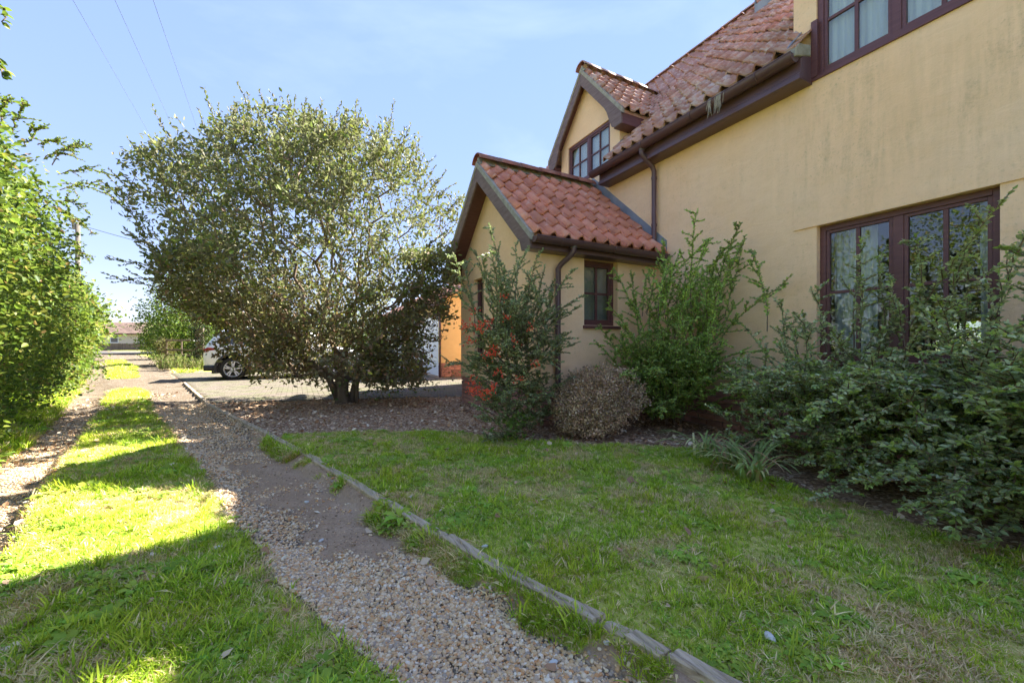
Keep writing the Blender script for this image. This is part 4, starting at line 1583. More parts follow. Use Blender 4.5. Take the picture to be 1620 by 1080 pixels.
# ------------------------------------------------------------------ TIMBER EDGING BOARDS
te = thing('timber_edging', 'weathered grey timber boards edging the lawn along the gravel lane', 'edging', (0.4, 3, 0))
cuts = [-0.8, 0.35, 0.93, 1.06, 1.16, 2.03, 2.62, 3.9, 5.0, 6.3, 7.6, 8.8, 10.4, 12.0, 13.9]
for a0, a1 in zip(cuts[:-1], cuts[1:]):
    n = max(2, int((a1 - a0) / 0.045))
    V, F = [], []
    th = 0.058
    off = random.uniform(-0.008, 0.008)
    tilt = random.uniform(-0.012, 0.012)
    gap = 0.006
    sm = int(random.random() * 99)
    for i in range(n + 1):
        t = i / n
        y = a0 + gap + (a1 - a0 - 2 * gap) * t
        x = float(kx(y)) + off + tilt * (t - 0.5)
        top = 0.026 + 0.012 * (vnoise(y, 0.3, 3.0, sm) - 0.5) - (0.016 if a0 < 1.1 < a1 else 0)
        w0 = th / 2 + 0.006 * (vnoise(y, 1.3, 9, sm) - 0.5)
        w1 = th / 2 + 0.006 * (vnoise(y, 2.3, 9, sm) - 0.5)
        rg = [0.003 * (vnoise(y, q_ * 3.1, 14, sm + q_) - 0.5) for q_ in range(4)]
        V += [(x - w0, y, -0.14), (x - w0, y, top - 0.006), (x - w0 + 0.006, y, top + rg[0]), (x - 0.006, y, top + rg[1] - 0.002), (x, y, top - 0.006), (x + 0.008, y, top + rg[2]), (x + w1 - 0.005, y, top + rg[3]), (x + w1, y, top - 0.007), (x + w1, y, -0.14)]
    m = 9
    for i in range(n):
        for k in range(m - 1):
            F.append((i * m + k, (i + 1) * m + k, (i + 1) * m + k + 1, i * m + k + 1))
    F.append(tuple(range(m))); F.append(tuple(n * m + k for k in range(m - 1, -1, -1)))
    mesh_obj('board', V, F, 'edging_wood', te)

# ------------------------------------------------------------------ CAR (white SUV, rear towards the lane, nose towards the garage)
CX, CY_ = -2.42, 14.60     # rear bumper x, near side y
CZ = float(-0.03)
WID = 1.84
car = thing('parked_car', 'white SUV parked on the block paving behind the tree', 'car', (CX + 2.2, CY_ + WID / 2, CZ))
# stations: x, half-width low, half-width max, z bottom, z belt, half-width roof, z roof
ST = [(0.00, .70, .78, .42, .82, .60, .92), (0.05, .80, .86, .34, .92, .66, 1.06), (0.16, .86, .90, .30, 1.00, .68, 1.22), (0.34, .89, .915, .28, 1.04, .68, 1.44),
      (0.55, .90, .92, .28, 1.05, .67, 1.58), (0.95, .90, .92, .27, 1.05, .67, 1.65), (1.60, .90, .92, .26, 1.03, .67, 1.68), (2.20, .90, .92, .26, 1.01, .66, 1.66),
      (2.65, .90, .92, .26, 1.00, .65, 1.58), (3.00, .90, .92, .26, .99, .66, 1.36), (3.30, .89, .915, .26, .98, .70, 1.10), (3.75, .88, .90, .28, .93, .70, 1.00),
      (4.10, .84, .87, .30, .84, .66, .92), (4.30, .74, .80, .36, .74, .58, .80), (4.38, .62, .68, .44, .62, .50, .68)]
V, F = [], []
for (x, hl, hm, zb, zt, hr, zr) in ST:
    pts = [(hl - 0.03, zb), (hl, zb + 0.08), (hm, zb + (zt - zb) * 0.45), (hm - 0.005, zb + (zt - zb) * 0.75), (hm - 0.04, zt), (hr + (hm - hr) * 0.10, zt + (zr - zt) * 0.88), (hr - 0.10, zr - 0.004), (hr * 0.45, zr + 0.02)]
    ring = [(x, -a, z) for a, z in pts] + [(x, a, z) for a, z in reversed(pts)]
    V += ring
m = 16
for i in range(len(ST) - 1):
    for k in range(m):
        F.append((i * m + k, i * m + (k + 1) % m, (i + 1) * m + (k + 1) % m, (i + 1) * m + k))
F.append(tuple(range(m - 1, -1, -1))); F.append(tuple((len(ST) - 1) * m + k for k in range(m)))
yc = CY_ + WID / 2 + 0.01
V = [(v[0] + CX, v[1] + yc, v[2] + CZ) for v in V]
body = mesh_obj('body', V, F, 'car_paint', car, True)
RWX, FWX, WR = 0.73, 3.42, 0.345
# wheel openings cut once, then kept as a plain mesh
cut = MB()
for wx in (RWX, FWX):
    cut.tube([(CX + wx, CY_ - 0.3, CZ + WR + 0.01), (CX + wx, CY_ + WID + 0.3, CZ + WR + 0.01)], 0.405, 32)
cuto = cut.build('cutter', 'car_black', car)
bm_ = body.modifiers.new('b', 'BOOLEAN'); bm_.operation = 'DIFFERENCE'; bm_.object = cuto; bm_.solver = 'EXACT'
bpy.context.view_layer.update()
ev = body.evaluated_get(bpy.context.evaluated_depsgraph_get())
newm = bpy.data.meshes.new_from_object(ev)
body.modifiers.clear()
body.data = newm
body.data.name = 'body'
bpy.data.objects.remove(cuto)
es = body.modifiers.new('es', 'EDGE_SPLIT'); es.split_angle = math.radians(38)
und = MB()
und.box(CX + 0.2, CX + 4.2, CY_ + 0.14, CY_ + WID - 0.12, CZ + 0.22, CZ + 0.62)
und.build('underbody', 'car_black', car)
for s, yn in ((-1, CY_ + 0.018), (1, CY_ + WID + 0.002)):
    for wx in (RWX, FWX):
        # arch trim
        a = MB()
        K = 26
        V, F = [], []
        for k in range(K + 1):
            an = math.radians(-16) + math.radians(212) * k / K
            for (r, d) in ((0.398, 0.03), (0.398, -0.016), (0.462, -0.010), (0.470, 0.04)):
                V.append((CX + wx + math.cos(an) * r, yn + (d if s < 0 else -d), CZ + WR + 0.01 + math.sin(an) * r))
        for k in range(K):
            for q_ in range(3):
                F.append((k * 4 + q_, k * 4 + q_ + 1, (k + 1) * 4 + q_ + 1, (k + 1) * 4 + q_))
        a.add(V, F)
        a.build('arch_trim', 'car_black', car, True)
        wy = yn + (0.035 if s < 0 else -0.035)
        t = MB()
        prof = [(0.235, 0.0), (0.30, -0.012), (0.335, 0.015), (0.345, 0.05), (0.345, 0.17), (0.335, 0.20), (0.23, 0.21)]
        V, F = [], []
        K = 40
        for k in range(K):
            an = 2 * math.pi * k / K
            for (r, d) in prof:
                V.append((CX + wx + math.cos(an) * r, wy + (d if s < 0 else -d), CZ + WR + math.sin(an) * r))
        P_ = len(prof)
        for k in range(K):
            for q_ in range(P_ - 1):
                k2 = (k + 1) % K
                F.append((k * P_ + q_, k * P_ + q_ + 1, k2 * P_ + q_ + 1, k2 * P_ + q_))
        wh = t.add(V, F).build('wheel', 'tyre', car, True)
        rm = MB()
        sg = 1 if s < 0 else -1
        # rim lip and barrel
        V, F = [], []
        for k in range(K):
            an = 2 * math.pi * k / K
            for (r, d) in ((0.24, 0.004), (0.225, -0.004), (0.215, 0.03), (0.205, 0.15)):
                V.append((CX + wx + math.cos(an) * r, wy + d * sg, CZ + WR + math.sin(an) * r))
        for k in range(K):
            k2 = (k + 1) % K
            for q_ in range(3):
                F.append((k * 4 + q_, k * 4 + q_ + 1, k2 * 4 + q_ + 1, k2 * 4 + q_))
        rm.add(V, F)
        for k in range(5):
            an = 2 * math.pi * k / 5 + 0.3
            for da in (-0.17, 0.17):
                c0 = Vector((math.cos(an), 0, math.sin(an))); tdir = Vector((-math.sin(an), 0, math.cos(an)))
                ctr = Vector((CX + wx, wy + 0.012 * sg, CZ + WR))
                e_ = Vector((math.cos(an + da), 0, math.sin(an + da)))
                p0 = ctr + c0 * 0.03; p1_ = ctr + e_ * 0.222
                poly = [p0 - tdir * 0.022, p0 + tdir * 0.022, p1_ + tdir * 0.016, p1_ - tdir * 0.016]
                rm.prism([tuple(p) for p in poly], (0, 0.022 * sg, 0))
        rm.tube([(CX + wx, wy + 0.004 * sg, CZ + WR), (CX + wx, wy + 0.04 * sg, CZ + WR)], 0.058, 16)
        rm.build('rim', 'alloy', wh)
        dk = MB()
        dk.tube([(CX + wx, wy + 0.10 * sg, CZ + WR), (CX + wx, wy + 0.13 * sg, CZ + WR)], 0.20, 24)
        dk.build('brake_disc', 'car_black', wh)
# lower cladding
cl = MB()
cl.box(CX + RWX + 0.46, CX + FWX - 0.46, CY_ + 0.012, CY_ + 0.05, CZ + 0.24, CZ + 0.40)
cl.box(CX + RWX + 0.46, CX + FWX - 0.46, CY_ + WID - 0.03, CY_ + WID + 0.008, CZ + 0.24, CZ + 0.40)
cl.build('side_cladding', 'car_black', car, bevel=0.01)
bp = MB()
# rear bumper wrap, dark lower part
V = []
for (x, y) in ((0.30, 0.012), (0.12, 0.03), (0.02, 0.11), (-0.02, 0.3), (-0.02, 1.56), (0.02, 1.75), (0.12, 1.83), (0.30, 1.848)):
    V += [(CX + x, CY_ + y, CZ + 0.30), (CX + x - 0.005, CY_ + y, CZ + 0.46)]
bp.add(V, [(2 * i, 2 * i + 1, 2 * i + 3, 2 * i + 2) for i in range(7)])
bo = bp.build('rear_bumper', 'car_black', car, True)
so = bo.modifiers.new('s', 'SOLIDIFY'); so.thickness = 0.05
for (y0_, y1_) in ((CY_ + 0.035, CY_ + 0.46), (CY_ + WID - 0.44, CY_ + WID - 0.015)):
    tl = MB()
    near = y0_ < CY_ + 0.5
    if near:
        tl.prism([(CX + 0.30, CY_ + 0.035, CZ + 0.90), (CX + 0.07, CY_ + 0.055, CZ + 0.84), (CX + 0.055, CY_ + 0.065, CZ + 0.95), (CX + 0.12, CY_ + 0.045, CZ + 0.985), (CX + 0.33, CY_ + 0.035, CZ + 0.965)], (0, 0.05, 0))
    tl.box(CX + 0.005, CX + 0.05, y0_ + 0.05, y1_, CZ + 0.84, CZ + 0.95)
    tl.build('tail_light', 'red_lamp', car, bevel=0.01)
# glass: side panes and tailgate
for s in (-1, 1):
    for (xa, xb) in ((0.52, 1.02), (1.08, 1.95), (2.01, 2.78)):
        gls = MB()
        def side(x, f, s=s):
            i = 0
            while i < len(ST) - 2 and ST[i + 1][0] < x:
                i += 1
            t = (x - ST[i][0]) / (ST[i + 1][0] - ST[i][0])
            hm, zt, hr, zr = [ST[i][q_] * (1 - t) + ST[i + 1][q_] * t for q_ in (2, 4, 5, 6)]
            a0_ = (hm - 0.04, zt); a1_ = (hr + (hm - hr) * 0.10, zt + (zr - zt) * 0.88)
            return (CX + x, yc + s * (a0_[0] + (a1_[0] - a0_[0]) * f + 0.008), CZ + a0_[1] + (a1_[1] - a0_[1]) * f)
        n_ = 6
        V = []
        for i in range(n_ + 1):
            x = xa + (xb - xa) * i / n_
            V += [side(x, 0.08), side(x, 0.93)]
        gls.add(V, [(2 * i, 2 * i + 2, 2 * i + 3, 2 * i + 1) if s < 0 else (2 * i, 2 * i + 1, 2 * i + 3, 2 * i + 2) for i in range(n_)])
        gls.build('side_window', 'car_glass', car)
gls = MB()
gls.add([(CX + 0.075, yc - 0.60, CZ + 1.10), (CX + 0.075, yc + 0.60, CZ + 1.10), (CX + 0.40, yc + 0.54, CZ + 1.50), (CX + 0.40, yc - 0.54, CZ + 1.50)], [(0, 3, 2, 1)])
gls.build('rear_window', 'car_glass', car)
dh = MB()
dh.box(CX + 1.82, CX + 1.99, CY_ - 0.005, CY_ + 0.03, CZ + 0.88, CZ + 0.91)
dh.box(CX + 2.72, CX + 2.89, CY_ - 0.005, CY_ + 0.03, CZ + 0.88, CZ + 0.91)
dh.build('door_handle', 'car_paint', car, bevel=0.006)
mi = MB()
mi.box(CX + 2.86, CX + 3.0, CY_ - 0.16, CY_ + 0.03, CZ + 1.02, CZ + 1.16)
mi.build('mirror', 'car_black', car, bevel=0.03)

# ------------------------------------------------------------------ BUNGALOW AND ITS FENCE
bun = thing('bungalow', 'low cream bungalow with a brown tiled roof at the end of the lane', 'bungalow', tuple(at(215, 60)) [:2] + (0.4,))
A = at(90, 62); B_ = at(330, 62)
bd = (B_ - A).normalized(); bn = Vector((-bd.y, bd.x, 0))
if bn.dot(DV) < 0: bn = -bn
GZ = 0.38


def bp_(t, d, z):
    p = A + bd * t + bn * d
    return (p.x, p.y, z)


BL = (B_ - A).length


def obox(mb, t0, t1, d0, d1, z0, z1):
    P = [bp_(t0, d0, z0), bp_(t1, d0, z0), bp_(t1, d1, z0), bp_(t0, d1, z0)]
    mb.prism(P, (0, 0, z1 - z0))


tw = [((176 - 90) / 650 * 62 + 0.0, (188 - 90) / 650 * 62)]
mb = MB(); t0_, t1_ = (174.5 - 90) / 650 * 62, (187.5 - 90) / 650 * 62
obox(mb, 0, t0_, 0, 6, GZ - 0.3, 2.98); obox(mb, t1_, BL, 0, 6, GZ - 0.3, 2.98)
obox(mb, t0_, t1_, 0, 6, GZ - 0.3, 1.50); obox(mb, t0_, t1_, 0, 6, 2.75, 2.98)
mb.build('wall', 'bungalow_wall', bun)
mb = MB()
obox(mb, t0_, t0_ + 0.1, -0.03, 0.05, 1.45, 2.76); obox(mb, t1_ - 0.1, t1_, -0.03, 0.05, 1.45, 2.76)
obox(mb, t0_ + 0.1, t1_ - 0.1, -0.03, 0.05, 2.66, 2.76); obox(mb, t0_ + 0.1, t1_ - 0.1, -0.03, 0.05, 1.45, 1.55)
obox(mb, t0_ + 0.1, t1_ - 0.1, -0.025, 0.05, 2.16, 2.22)
wn = mb.build('window', 'white_upvc', bun)
mb = MB(); obox(mb, t0_ + 0.1, t1_ - 0.1, -0.01, 0.0, 1.55, 2.16); mb.build('pane', 'car_glass', wn)
mb = MB(); obox(mb, t0_ + 0.1, t1_ - 0.1, -0.01, 0.0, 2.22, 2.66); mb.build('pane', 'car_glass', wn)
for (dA, zA, dB, zB) in ((-0.5, 2.86, 3.4, 4.72), (7.3, 2.86, 3.4, 4.72)):
    mb = MB()
    mb.prism([bp_(-0.5, dA, zA), bp_(BL + 0.5, dA, zA), bp_(BL + 0.5, dB, zB), bp_(-0.5, dB, zB)], (0, 0, -0.12))
    ro = mb.build('roof', 'roof_brown', bun)
    if dA < 0:
        rows = 11
        cm = MB()
        for r in range(rows):
            f0 = r / rows; f1 = (r + 1) / rows
            a = bp_(0, dA + (dB - dA) * f0, zA + (zB - zA) * f0); c = bp_(0, dA + (dB - dA) * f1, zA + (zB - zA) * f1)
            k = -0.4
            while k < BL:
                off_ = Vector(bd) * (k + (0.2 if r % 2 else 0))
                h = random.uniform(0.03, 0.07)
                P = [Vector(a) + off_ + Vector((0, 0, h)), Vector(a) + off_ + Vector(bd) * 0.40 + Vector((0, 0, h)), Vector(c) + off_ + Vector(bd) * 0.40 + Vector((0, 0, 0.012)), Vector(c) + off_ + Vector((0, 0, 0.012))]
                cm.prism([tuple(p) for p in P], (0, 0, -0.03))
                k += 0.42
        tag(cm.build('roof_tiles', 'roof_brown', ro), kind='stuff')
mb = MB()
obox(mb, -0.5, BL + 0.5, -0.56, -0.50, 2.72, 2.86)
mb.build('fascia', 'brown_wood', bun)

fen = thing('board_fence', 'low dark board fence in front of the distant bungalow', 'fence', tuple(at(215, 56))[:2] + (0.35,))
FA, FB = at(100, 56), at(262, 56)
fd = (FB - FA).normalized(); fl_ = (FB - FA).length
fnrm = Vector((-fd.y, fd.x, 0))
k = 0; i = 0
bme = None
while k < fl_ and i < 90:
    h = 1.02 + random.uniform(-0.03, 0.03)
    p = FA + fd * k
    q = FA + fd * (k + 0.148)
    mb = MB()
    mb.prism([(p.x, p.y, 0.30), (q.x, q.y, 0.30), (q.x + fnrm.x * 0.03, q.y + fnrm.y * 0.03, 0.30), (p.x + fnrm.x * 0.03, p.y + fnrm.y * 0.03, 0.30)], (0, 0, h))
    mb.build('fence_board', 'fence_wood', fen)
    k += 0.16; i += 1
mb = MB()
for z in (0.5, 1.1):
    P = [FA + fnrm * 0.035, FB + fnrm * 0.035, FB + fnrm * 0.08, FA + fnrm * 0.08]
    mb.prism([(p.x, p.y, z) for p in P], (0, 0, 0.08))
mb.build('rail', 'fence_wood', fen)

# ------------------------------------------------------------------ GATE AND POSTS on the right of the lane
gate = thing('field_gate', 'dark timber gate rails between an ivy-covered post and a leafy stump', 'gate', tuple(at(285, 19.5))[:2] + (0,))
G0, G1 = at(262, 20), at(312, 19)
gd = (G1 - G0).normalized(); gn = Vector((-gd.y, gd.x, 0))


def gbar(name, t0, t1, z0, z1, th=0.05, parent=gate):
    mb = MB()
    p, q = G0 + gd * t0, G0 + gd * t1
    mb.prism([(p.x, p.y, z0), (q.x, q.y, z0), (q.x + gn.x * th, q.y + gn.y * th, z0), (p.x + gn.x * th, p.y + gn.y * th, z0)], (0, 0, z1 - z0))
    return mb.build(name, 'fence_wood', parent, bevel=0.005)


GL = (G1 - G0).length
for z in (0.25, 0.50, 0.76, 1.14, 1.22):
    if z != 1.14:
        gbar('rail', 0, GL, z, z + 0.09)
gbar('stile', 0.0, 0.08, 0.12, 1.31, 0.048)
gbar('stile', GL - 0.08, GL, 0.12, 1.31, 0.048)
gbar('stile', GL / 2 - 0.04, GL / 2 + 0.04, 0.2, 1.30, 0.047)
post = thing('gate_post', 'ivy-covered timber post standing left of the white car', 'post', tuple(at(316, 17.5))[:2] + (0,))
pc = at(316, 17.5)
mb = MB(); mb.box(pc.x - 0.14, pc.x + 0.14, pc.y - 0.14, pc.y + 0.14, -0.1, 1.75)
mb.build('post_timber', 'fence_wood', post, bevel=0.01)
post2 = thing('gate_post', 'short brown gate post overgrown with dry weeds by the lane', 'post', tuple(at(262, 20))[:2] + (0,))
pc2 = at(261, 20.2)
mb = MB(); mb.box(pc2.x - 0.11, pc2.x + 0.11, pc2.y - 0.11, pc2.y + 0.11, -0.1, 1.25)
mb.build('post_timber', 'fence_wood', post2, bevel=0.01)

# ------------------------------------------------------------------ UTILITY POLE AND WIRES
pb = at(123, 22)
pole = thing('utility_pole', 'wooden utility pole rising behind the hedge on the left', 'pole', (pb.x, pb.y, 0))
mb = MB(); mb.tube([(pb.x, pb.y, -0.2), (pb.x, pb.y, 7.62)], [0.13, 0.095], 12)
mb.build('shaft', 'pole_wood', pole, True)
mb = MB(); mb.box(pb.x - 0.20, pb.x - 0.06, pb.y - 0.1, pb.y - 0.02, 7.20, 7.50)
mb.build('junction_box', 'grey_pipe', pole)


def wire(name, label, p, q, sag, r, mat):
    p, q = Vector(p), Vector(q)
    pts = []
    for i in range(25):
        t = i / 24
        v = p.lerp(q, t)
        v.z -= sag * 4 * t * (1 - t)
        pts.append(v)
    mb = MB(); mb.tube(pts, r, 5)
    o = mb.build(name, mat, None, True, org=tuple(p))
    return tag(o, label, 'wire', 'overhead wires against the blue sky')


wire('service_cable', 'dark service cable running right from the utility pole', (pb.x, pb.y, 7.50), at(560, 19, 452), 0.25, 0.013, 'dark_cable')
wire('overhead_wire', 'leftmost of the three thin pale overhead wires', at(98, 7, -30), at(330, 60, 376), 0.0, 0.0045, 'cable')
wire('overhead_wire', 'middle one of the three thin pale overhead wires', at(168, 7, -30), at(345, 60, 360), 0.0, 0.0045, 'cable')
wire('overhead_wire', 'rightmost of the three thin pale overhead wires', at(232, 7, -30), at(385, 60, 418), 0.0, 0.0045, 'cable')


# ------------------------------------------------------------------ FOLIAGE TOOLS
def leaf_mesh(name, mat, parent, P, D, U, Ln, W, C, fold=0.25, curl=0.15):
    """one mesh of six-point folded leaves. P base, D direction, U rough up, Ln length, W half width, C colour"""
    P, D, U = np.asarray(P, float), np.asarray(D, float), np.asarray(U, float)
    Ln, W, C = np.asarray(Ln, float), np.asarray(W, float), np.asarray(C, float)
    D = D / (np.linalg.norm(D, axis=1, keepdims=True) + 1e-9)
    S = np.cross(D, U); S /= (np.linalg.norm(S, axis=1, keepdims=True) + 1e-9)
    N = np.cross(S, D)
    l, w = Ln[:, None], W[:, None]
    base = P
    l1 = P + D * l * 0.30 - S * w + N * w * fold
    l2 = P + D * l * 0.70 - S * w * 0.75 + N * w * fold - N * l * curl * 0.3
    tip = P + D * l - N * l * curl
    r2 = P + D * l * 0.70 + S * w * 0.75 + N * w * fold - N * l * curl * 0.3
    r1 = P + D * l * 0.30 + S * w + N * w * fold
    V = np.stack([base, l1, l2, tip, r2, r1], 1).reshape(-1, 3)
    n = len(P)
    k = np.arange(n)[:, None] * 6
    F = np.concatenate([k + np.array([[0, 3, 2, 1]]), k + np.array([[0, 5, 4, 3]])], 0)
    col = np.repeat(C, 6, axis=0)
    return mesh_obj(name, V, F, mat, parent, False, ('col', col))


def unit(v):
    return v / (np.linalg.norm(v, axis=-1, keepdims=True) + 1e-9)


def rnd_dirs(n, up=0.0):
    v = RNG.normal(size=(n, 3))
    v = unit(v)
    v[:, 2] += up
    return unit(v)


def pick_col(n, cols, w, jit=0.12):
    cols = np.array(cols); w = np.array(w, float) / sum(w)
    i = RNG.choice(len(cols), size=n, p=w)
    c = cols[i] * (1 + RNG.normal(0, jit, size=(n, 1)))
    c *= (1 + RNG.normal(0, jit * 0.35, size=(n, 3)))
    return np.clip(c, 0.01, 0.9)


def grow(roots, tips, step=0.13, wind=0.03, pw=0.35, rtip=0.0022, expo=2.35, rmax=None, lean=None):
    """greedy skeleton: connects each tip to the cheapest place on the growing tree"""
    N = [np.array(r, float) for r in roots]
    par = [-1] * len(N); pl = [0.0] * len(N)
    tips = np.asarray(tips, float)
    rr = np.asarray(roots, float)
    order = np.argsort(np.min(np.linalg.norm(tips[:, None, :] - rr[None], axis=2), axis=1))
    cap_ = 60000
    A_ = np.zeros((cap_, 3)); PLN = np.zeros(cap_); cnt = len(N)
    A_[:cnt] = rr
    tipnodes = []
    for ti in order:
        t = tips[ti]
        d = np.linalg.norm(A_[:cnt] - t, axis=1)
        # attaching point should lie lower / more inward than the tip
        cost = d + pw * PLN[:cnt] + 0.6 * np.maximum(A_[:cnt, 2] - t[2], 0)
        j = int(np.argmin(cost))
        s = A_[j].copy(); L_ = d[j]
        n = max(1, int(L_ / step))
        bow = RNG.normal(0, 1, 3) * L_ * wind * 2
        bow[2] += L_ * 0.08
        prev = j
        for k in range(1, n + 1):
            f = k / n
            p = s + (t - s) * f + bow * math.sin(math.pi * f) + (RNG.normal(0, 1, 3) * wind * step if k < n else 0)
            if cnt >= cap_:
                break
            A_[cnt] = p; PLN[cnt] = PLN[prev] + L_ / n
            par.append(prev)
            prev = cnt; cnt += 1
        tipnodes.append(prev)
    rad = np.zeros(cnt)
    for i in tipnodes:
        rad[i] = max(rad[i], rtip ** expo)
    for i in range(cnt - 1, -1, -1):
        if rad[i] == 0:
            rad[i] = rtip ** expo
        if par[i] >= 0:
            rad[par[i]] += rad[i]
    rad = rad ** (1 / expo)
    if rmax:
        rad = np.minimum(rad, rmax)
    return A_[:cnt], np.array(par), rad, tipnodes


def branch_mesh(name, mat, parent, A_, par, rad, minr=0.0, sides=4):
    E = np.array([i for i in range(len(par)) if par[i] >= 0 and rad[i] >= minr])
    p0 = A_[par[E]]; p1 = A_[E]
    r0 = np.minimum(rad[par[E]], rad[E] * 1.35)[:, None]; r1 = rad[E][:, None]
    t = unit(p1 - p0)
    up = np.where(np.abs(t[:, 2:3]) < 0.9, np.array([[0, 0, 1.0]]), np.array([[1.0, 0, 0]]))
    a = unit(np.cross(t, up)); b_ = np.cross(t, a)
    p0 = p0 - t * r0 * 0.3
    V = []
    for (p, r) in ((p0, r0), (p1, r1)):
        for k in range(sides):
            an = 2 * math.pi * k / sides
            V.append(p + a * (math.cos(an) * r) + b_ * (math.sin(an) * r))
    V = np.stack(V, 1)
    n = len(E)
    k = np.arange(n)[:, None] * (2 * sides)
    F = np.concatenate([k + np.array([[q_, (q_ + 1) % sides, sides + (q_ + 1) % sides, sides + q_]]) for q_ in range(sides)], 0)
    return mesh_obj(name, V.reshape(-1, 3), F, mat, parent, True)


def polyline_mesh(name, mat, parent, lines, r0, r1, sides=3):
    """lines: list of (k,3) arrays"""
    A_, par, rad = [], [], []
    for ln in lines:
        n = len(ln)
        for i, p in enumerate(ln):
            par.append(len(A_) - 1 if i else -1)
            A_.append(p); rad.append(r0 + (r1 - r0) * i / max(1, n - 1))
    return branch_mesh(name, mat, parent, np.array(A_), np.array(par), np.array(rad), 0, sides)


def shoot(p, d, L_, step=0.03, droop=0.0, wander=0.06, up=0.0):
    n = max(2, int(L_ / step))
    pts = np.zeros((n + 1, 3)); pts[0] = p
    d = np.array(d, float); d /= np.linalg.norm(d)
    dirs = np.zeros((n + 1, 3)); dirs[0] = d
    for i in range(1, n + 1):
        d = d + RNG.normal(0, wander, 3) * 0.5
        d[2] += (up - droop * i / n) * step * 3
        d /= np.linalg.norm(d)
        pts[i] = pts[i - 1] + d * step
        dirs[i] = d
    return pts, dirs


class Leaves:
    def __init__(s):
        s.P, s.D, s.U, s.L, s.W, s.C = [], [], [], [], [], []

    def along(s, pts, dirs, spacing, ln, wd, cols, w, ang=0.9, start=0.1, tipcol=None, tipf=0.85, flat=0.5, jit=0.14):
        seg = np.linalg.norm(np.diff(pts, axis=0), axis=1)
        cum = np.concatenate([[0], np.cumsum(seg)])
        T = cum[-1]
        ts = np.arange(T * start, T, spacing)
        if not len(ts):
            return
        ts = np.concatenate([ts, ts + spacing * 0.15, [T, T]])
        n = len(ts)
        P = np.stack([np.interp(ts, cum, pts[:, k]) for k in range(3)], 1)
        D = np.stack([np.interp(ts, cum, dirs[:, k]) for k in range(3)], 1)
        side = RNG.choice([-1, 1], size=(n, 1))
        up = np.tile(np.array([[0, 0, 1.0]]), (n, 1))
        S = unit(np.cross(D, up) + RNG.normal(0, 0.3, (n, 3)))
        out = unit(D * math.cos(ang) + S * side * math.sin(ang) + RNG.normal(0, 0.22, (n, 3)) + up * 0.15)
        U = unit(up * flat + rnd_dirs(n) * (1 - flat * 0.5))
        f = ts / T
        sz = RNG.uniform(0.7, 1.2, n) * (1 - 0.25 * f)
        c = pick_col(n, cols, w, jit)
        if tipcol is not None:
            m = f > tipf
            c[m] = pick_col(int(m.sum()), [tipcol], [1], 0.12)
        s.P.append(P); s.D.append(out); s.U.append(U); s.L.append(ln * sz); s.W.append(wd * sz); s.C.append(c)

    def cluster(s, P0, D0, k, ln, wd, cols, w, spread=0.10, flat=0.35, jit=0.15, dirmix=0.8):
        P0 = np.repeat(P0, k, 0); D0 = np.repeat(D0, k, 0)
        n = len(P0)
        P = P0 + RNG.normal(0, spread, (n, 3))
        D = unit(D0 * dirmix + rnd_dirs(n))
        U = unit(np.array([[0, 0, flat]]) + rnd_dirs(n) * (1 - flat * 0.5))
        sz = RNG.uniform(0.6, 1.25, n)
        s.P.append(P); s.D.append(D); s.U.append(U); s.L.append(ln * sz); s.W.append(wd * sz); s.C.append(pick_col(n, cols, w, jit))

    def n(s):
        return sum(len(p) for p in s.P)

    def build(s, name, mat, parent, keep=None, **kw):
        P, D, U, L_, W, C = [np.concatenate(q_) for q_ in (s.P, s.D, s.U, s.L, s.W, s.C)]
        if keep is not None:
            m = keep(P)
            P, D, U, L_, W, C = P[m], D[m], U[m], L_[m], W[m], C[m]
        return leaf_mesh(name, mat, parent, P, D, U, L_, W, C, **kw)


RVn, DVn = np.array(RV), np.array(DV)

# ------------------------------------------------------------------ THE TREE
TB = np.array([0.70, 7.72, 0.0])
tree = thing('tree', 'broad many-stemmed evergreen tree standing on leaf litter between lawn and paving', 'tree', tuple(TB))
ANG = [-180, -168, -155, -138, -118, -90, -70, -50, -32, -15, 0, 20, 35, 50, 70, 90, 110, 130, 150, 160, 172, 180]
RAD = [215, 205, 200, 168, 192, 218, 240, 275, 272, 280, 278, 262, 256, 258, 236, 244, 258, 258, 268, 268, 228, 215]
cpx, cpy, dT = 470, 402, 7.3
mpp = dT / 650.0
ntip = 3000
phi = RNG.uniform(-180, 180, ntip)
f = RNG.uniform(0, 1, ntip) ** 0.42
R = np.interp(phi, ANG, RAD) * (0.74 + 0.22 * vnoise(phi / 14.0, phi * 0, 1, 2) + 0.14 * vnoise(phi / 5.0, phi * 0, 1, 5)) * f
Xp = R * np.cos(np.radians(phi)); Yp = R * np.sin(np.radians(phi))
wd_ = RNG.uniform(-1, 1, ntip) * 2.1 * np.sqrt(np.clip(1 - (f * 0.93) ** 2, 0.05, 1))
cen = np.array(at(cpx, dT))
zc = 1 + (547 - cpy) * mpp
T = cen[None, :] + RVn * ((Xp * mpp) + Xp * mpp * wd_[:] / dT * 0.6)[:, None] + DVn * wd_[:, None]
T[:, 2] = zc + Yp * mpp * (1 + wd_ / dT)
T[:, 2] = np.where(T[:, 2] < 0.30, 0.30 + RNG.uniform(0, 0.5, ntip), T[:, 2])
okm = ~((T[:, 0] > 2.24) & (T[:, 1] < 7.3)) & ~((T[:, 0] > 4.0))
h3 = fbm(T[:, 0] + T[:, 1] * 0.7, T[:, 2] + T[:, 1] * 0.4, 1.5, 19, 2)
okm &= ~((h3 < 0.40) & (f > 0.45))
ne = 150
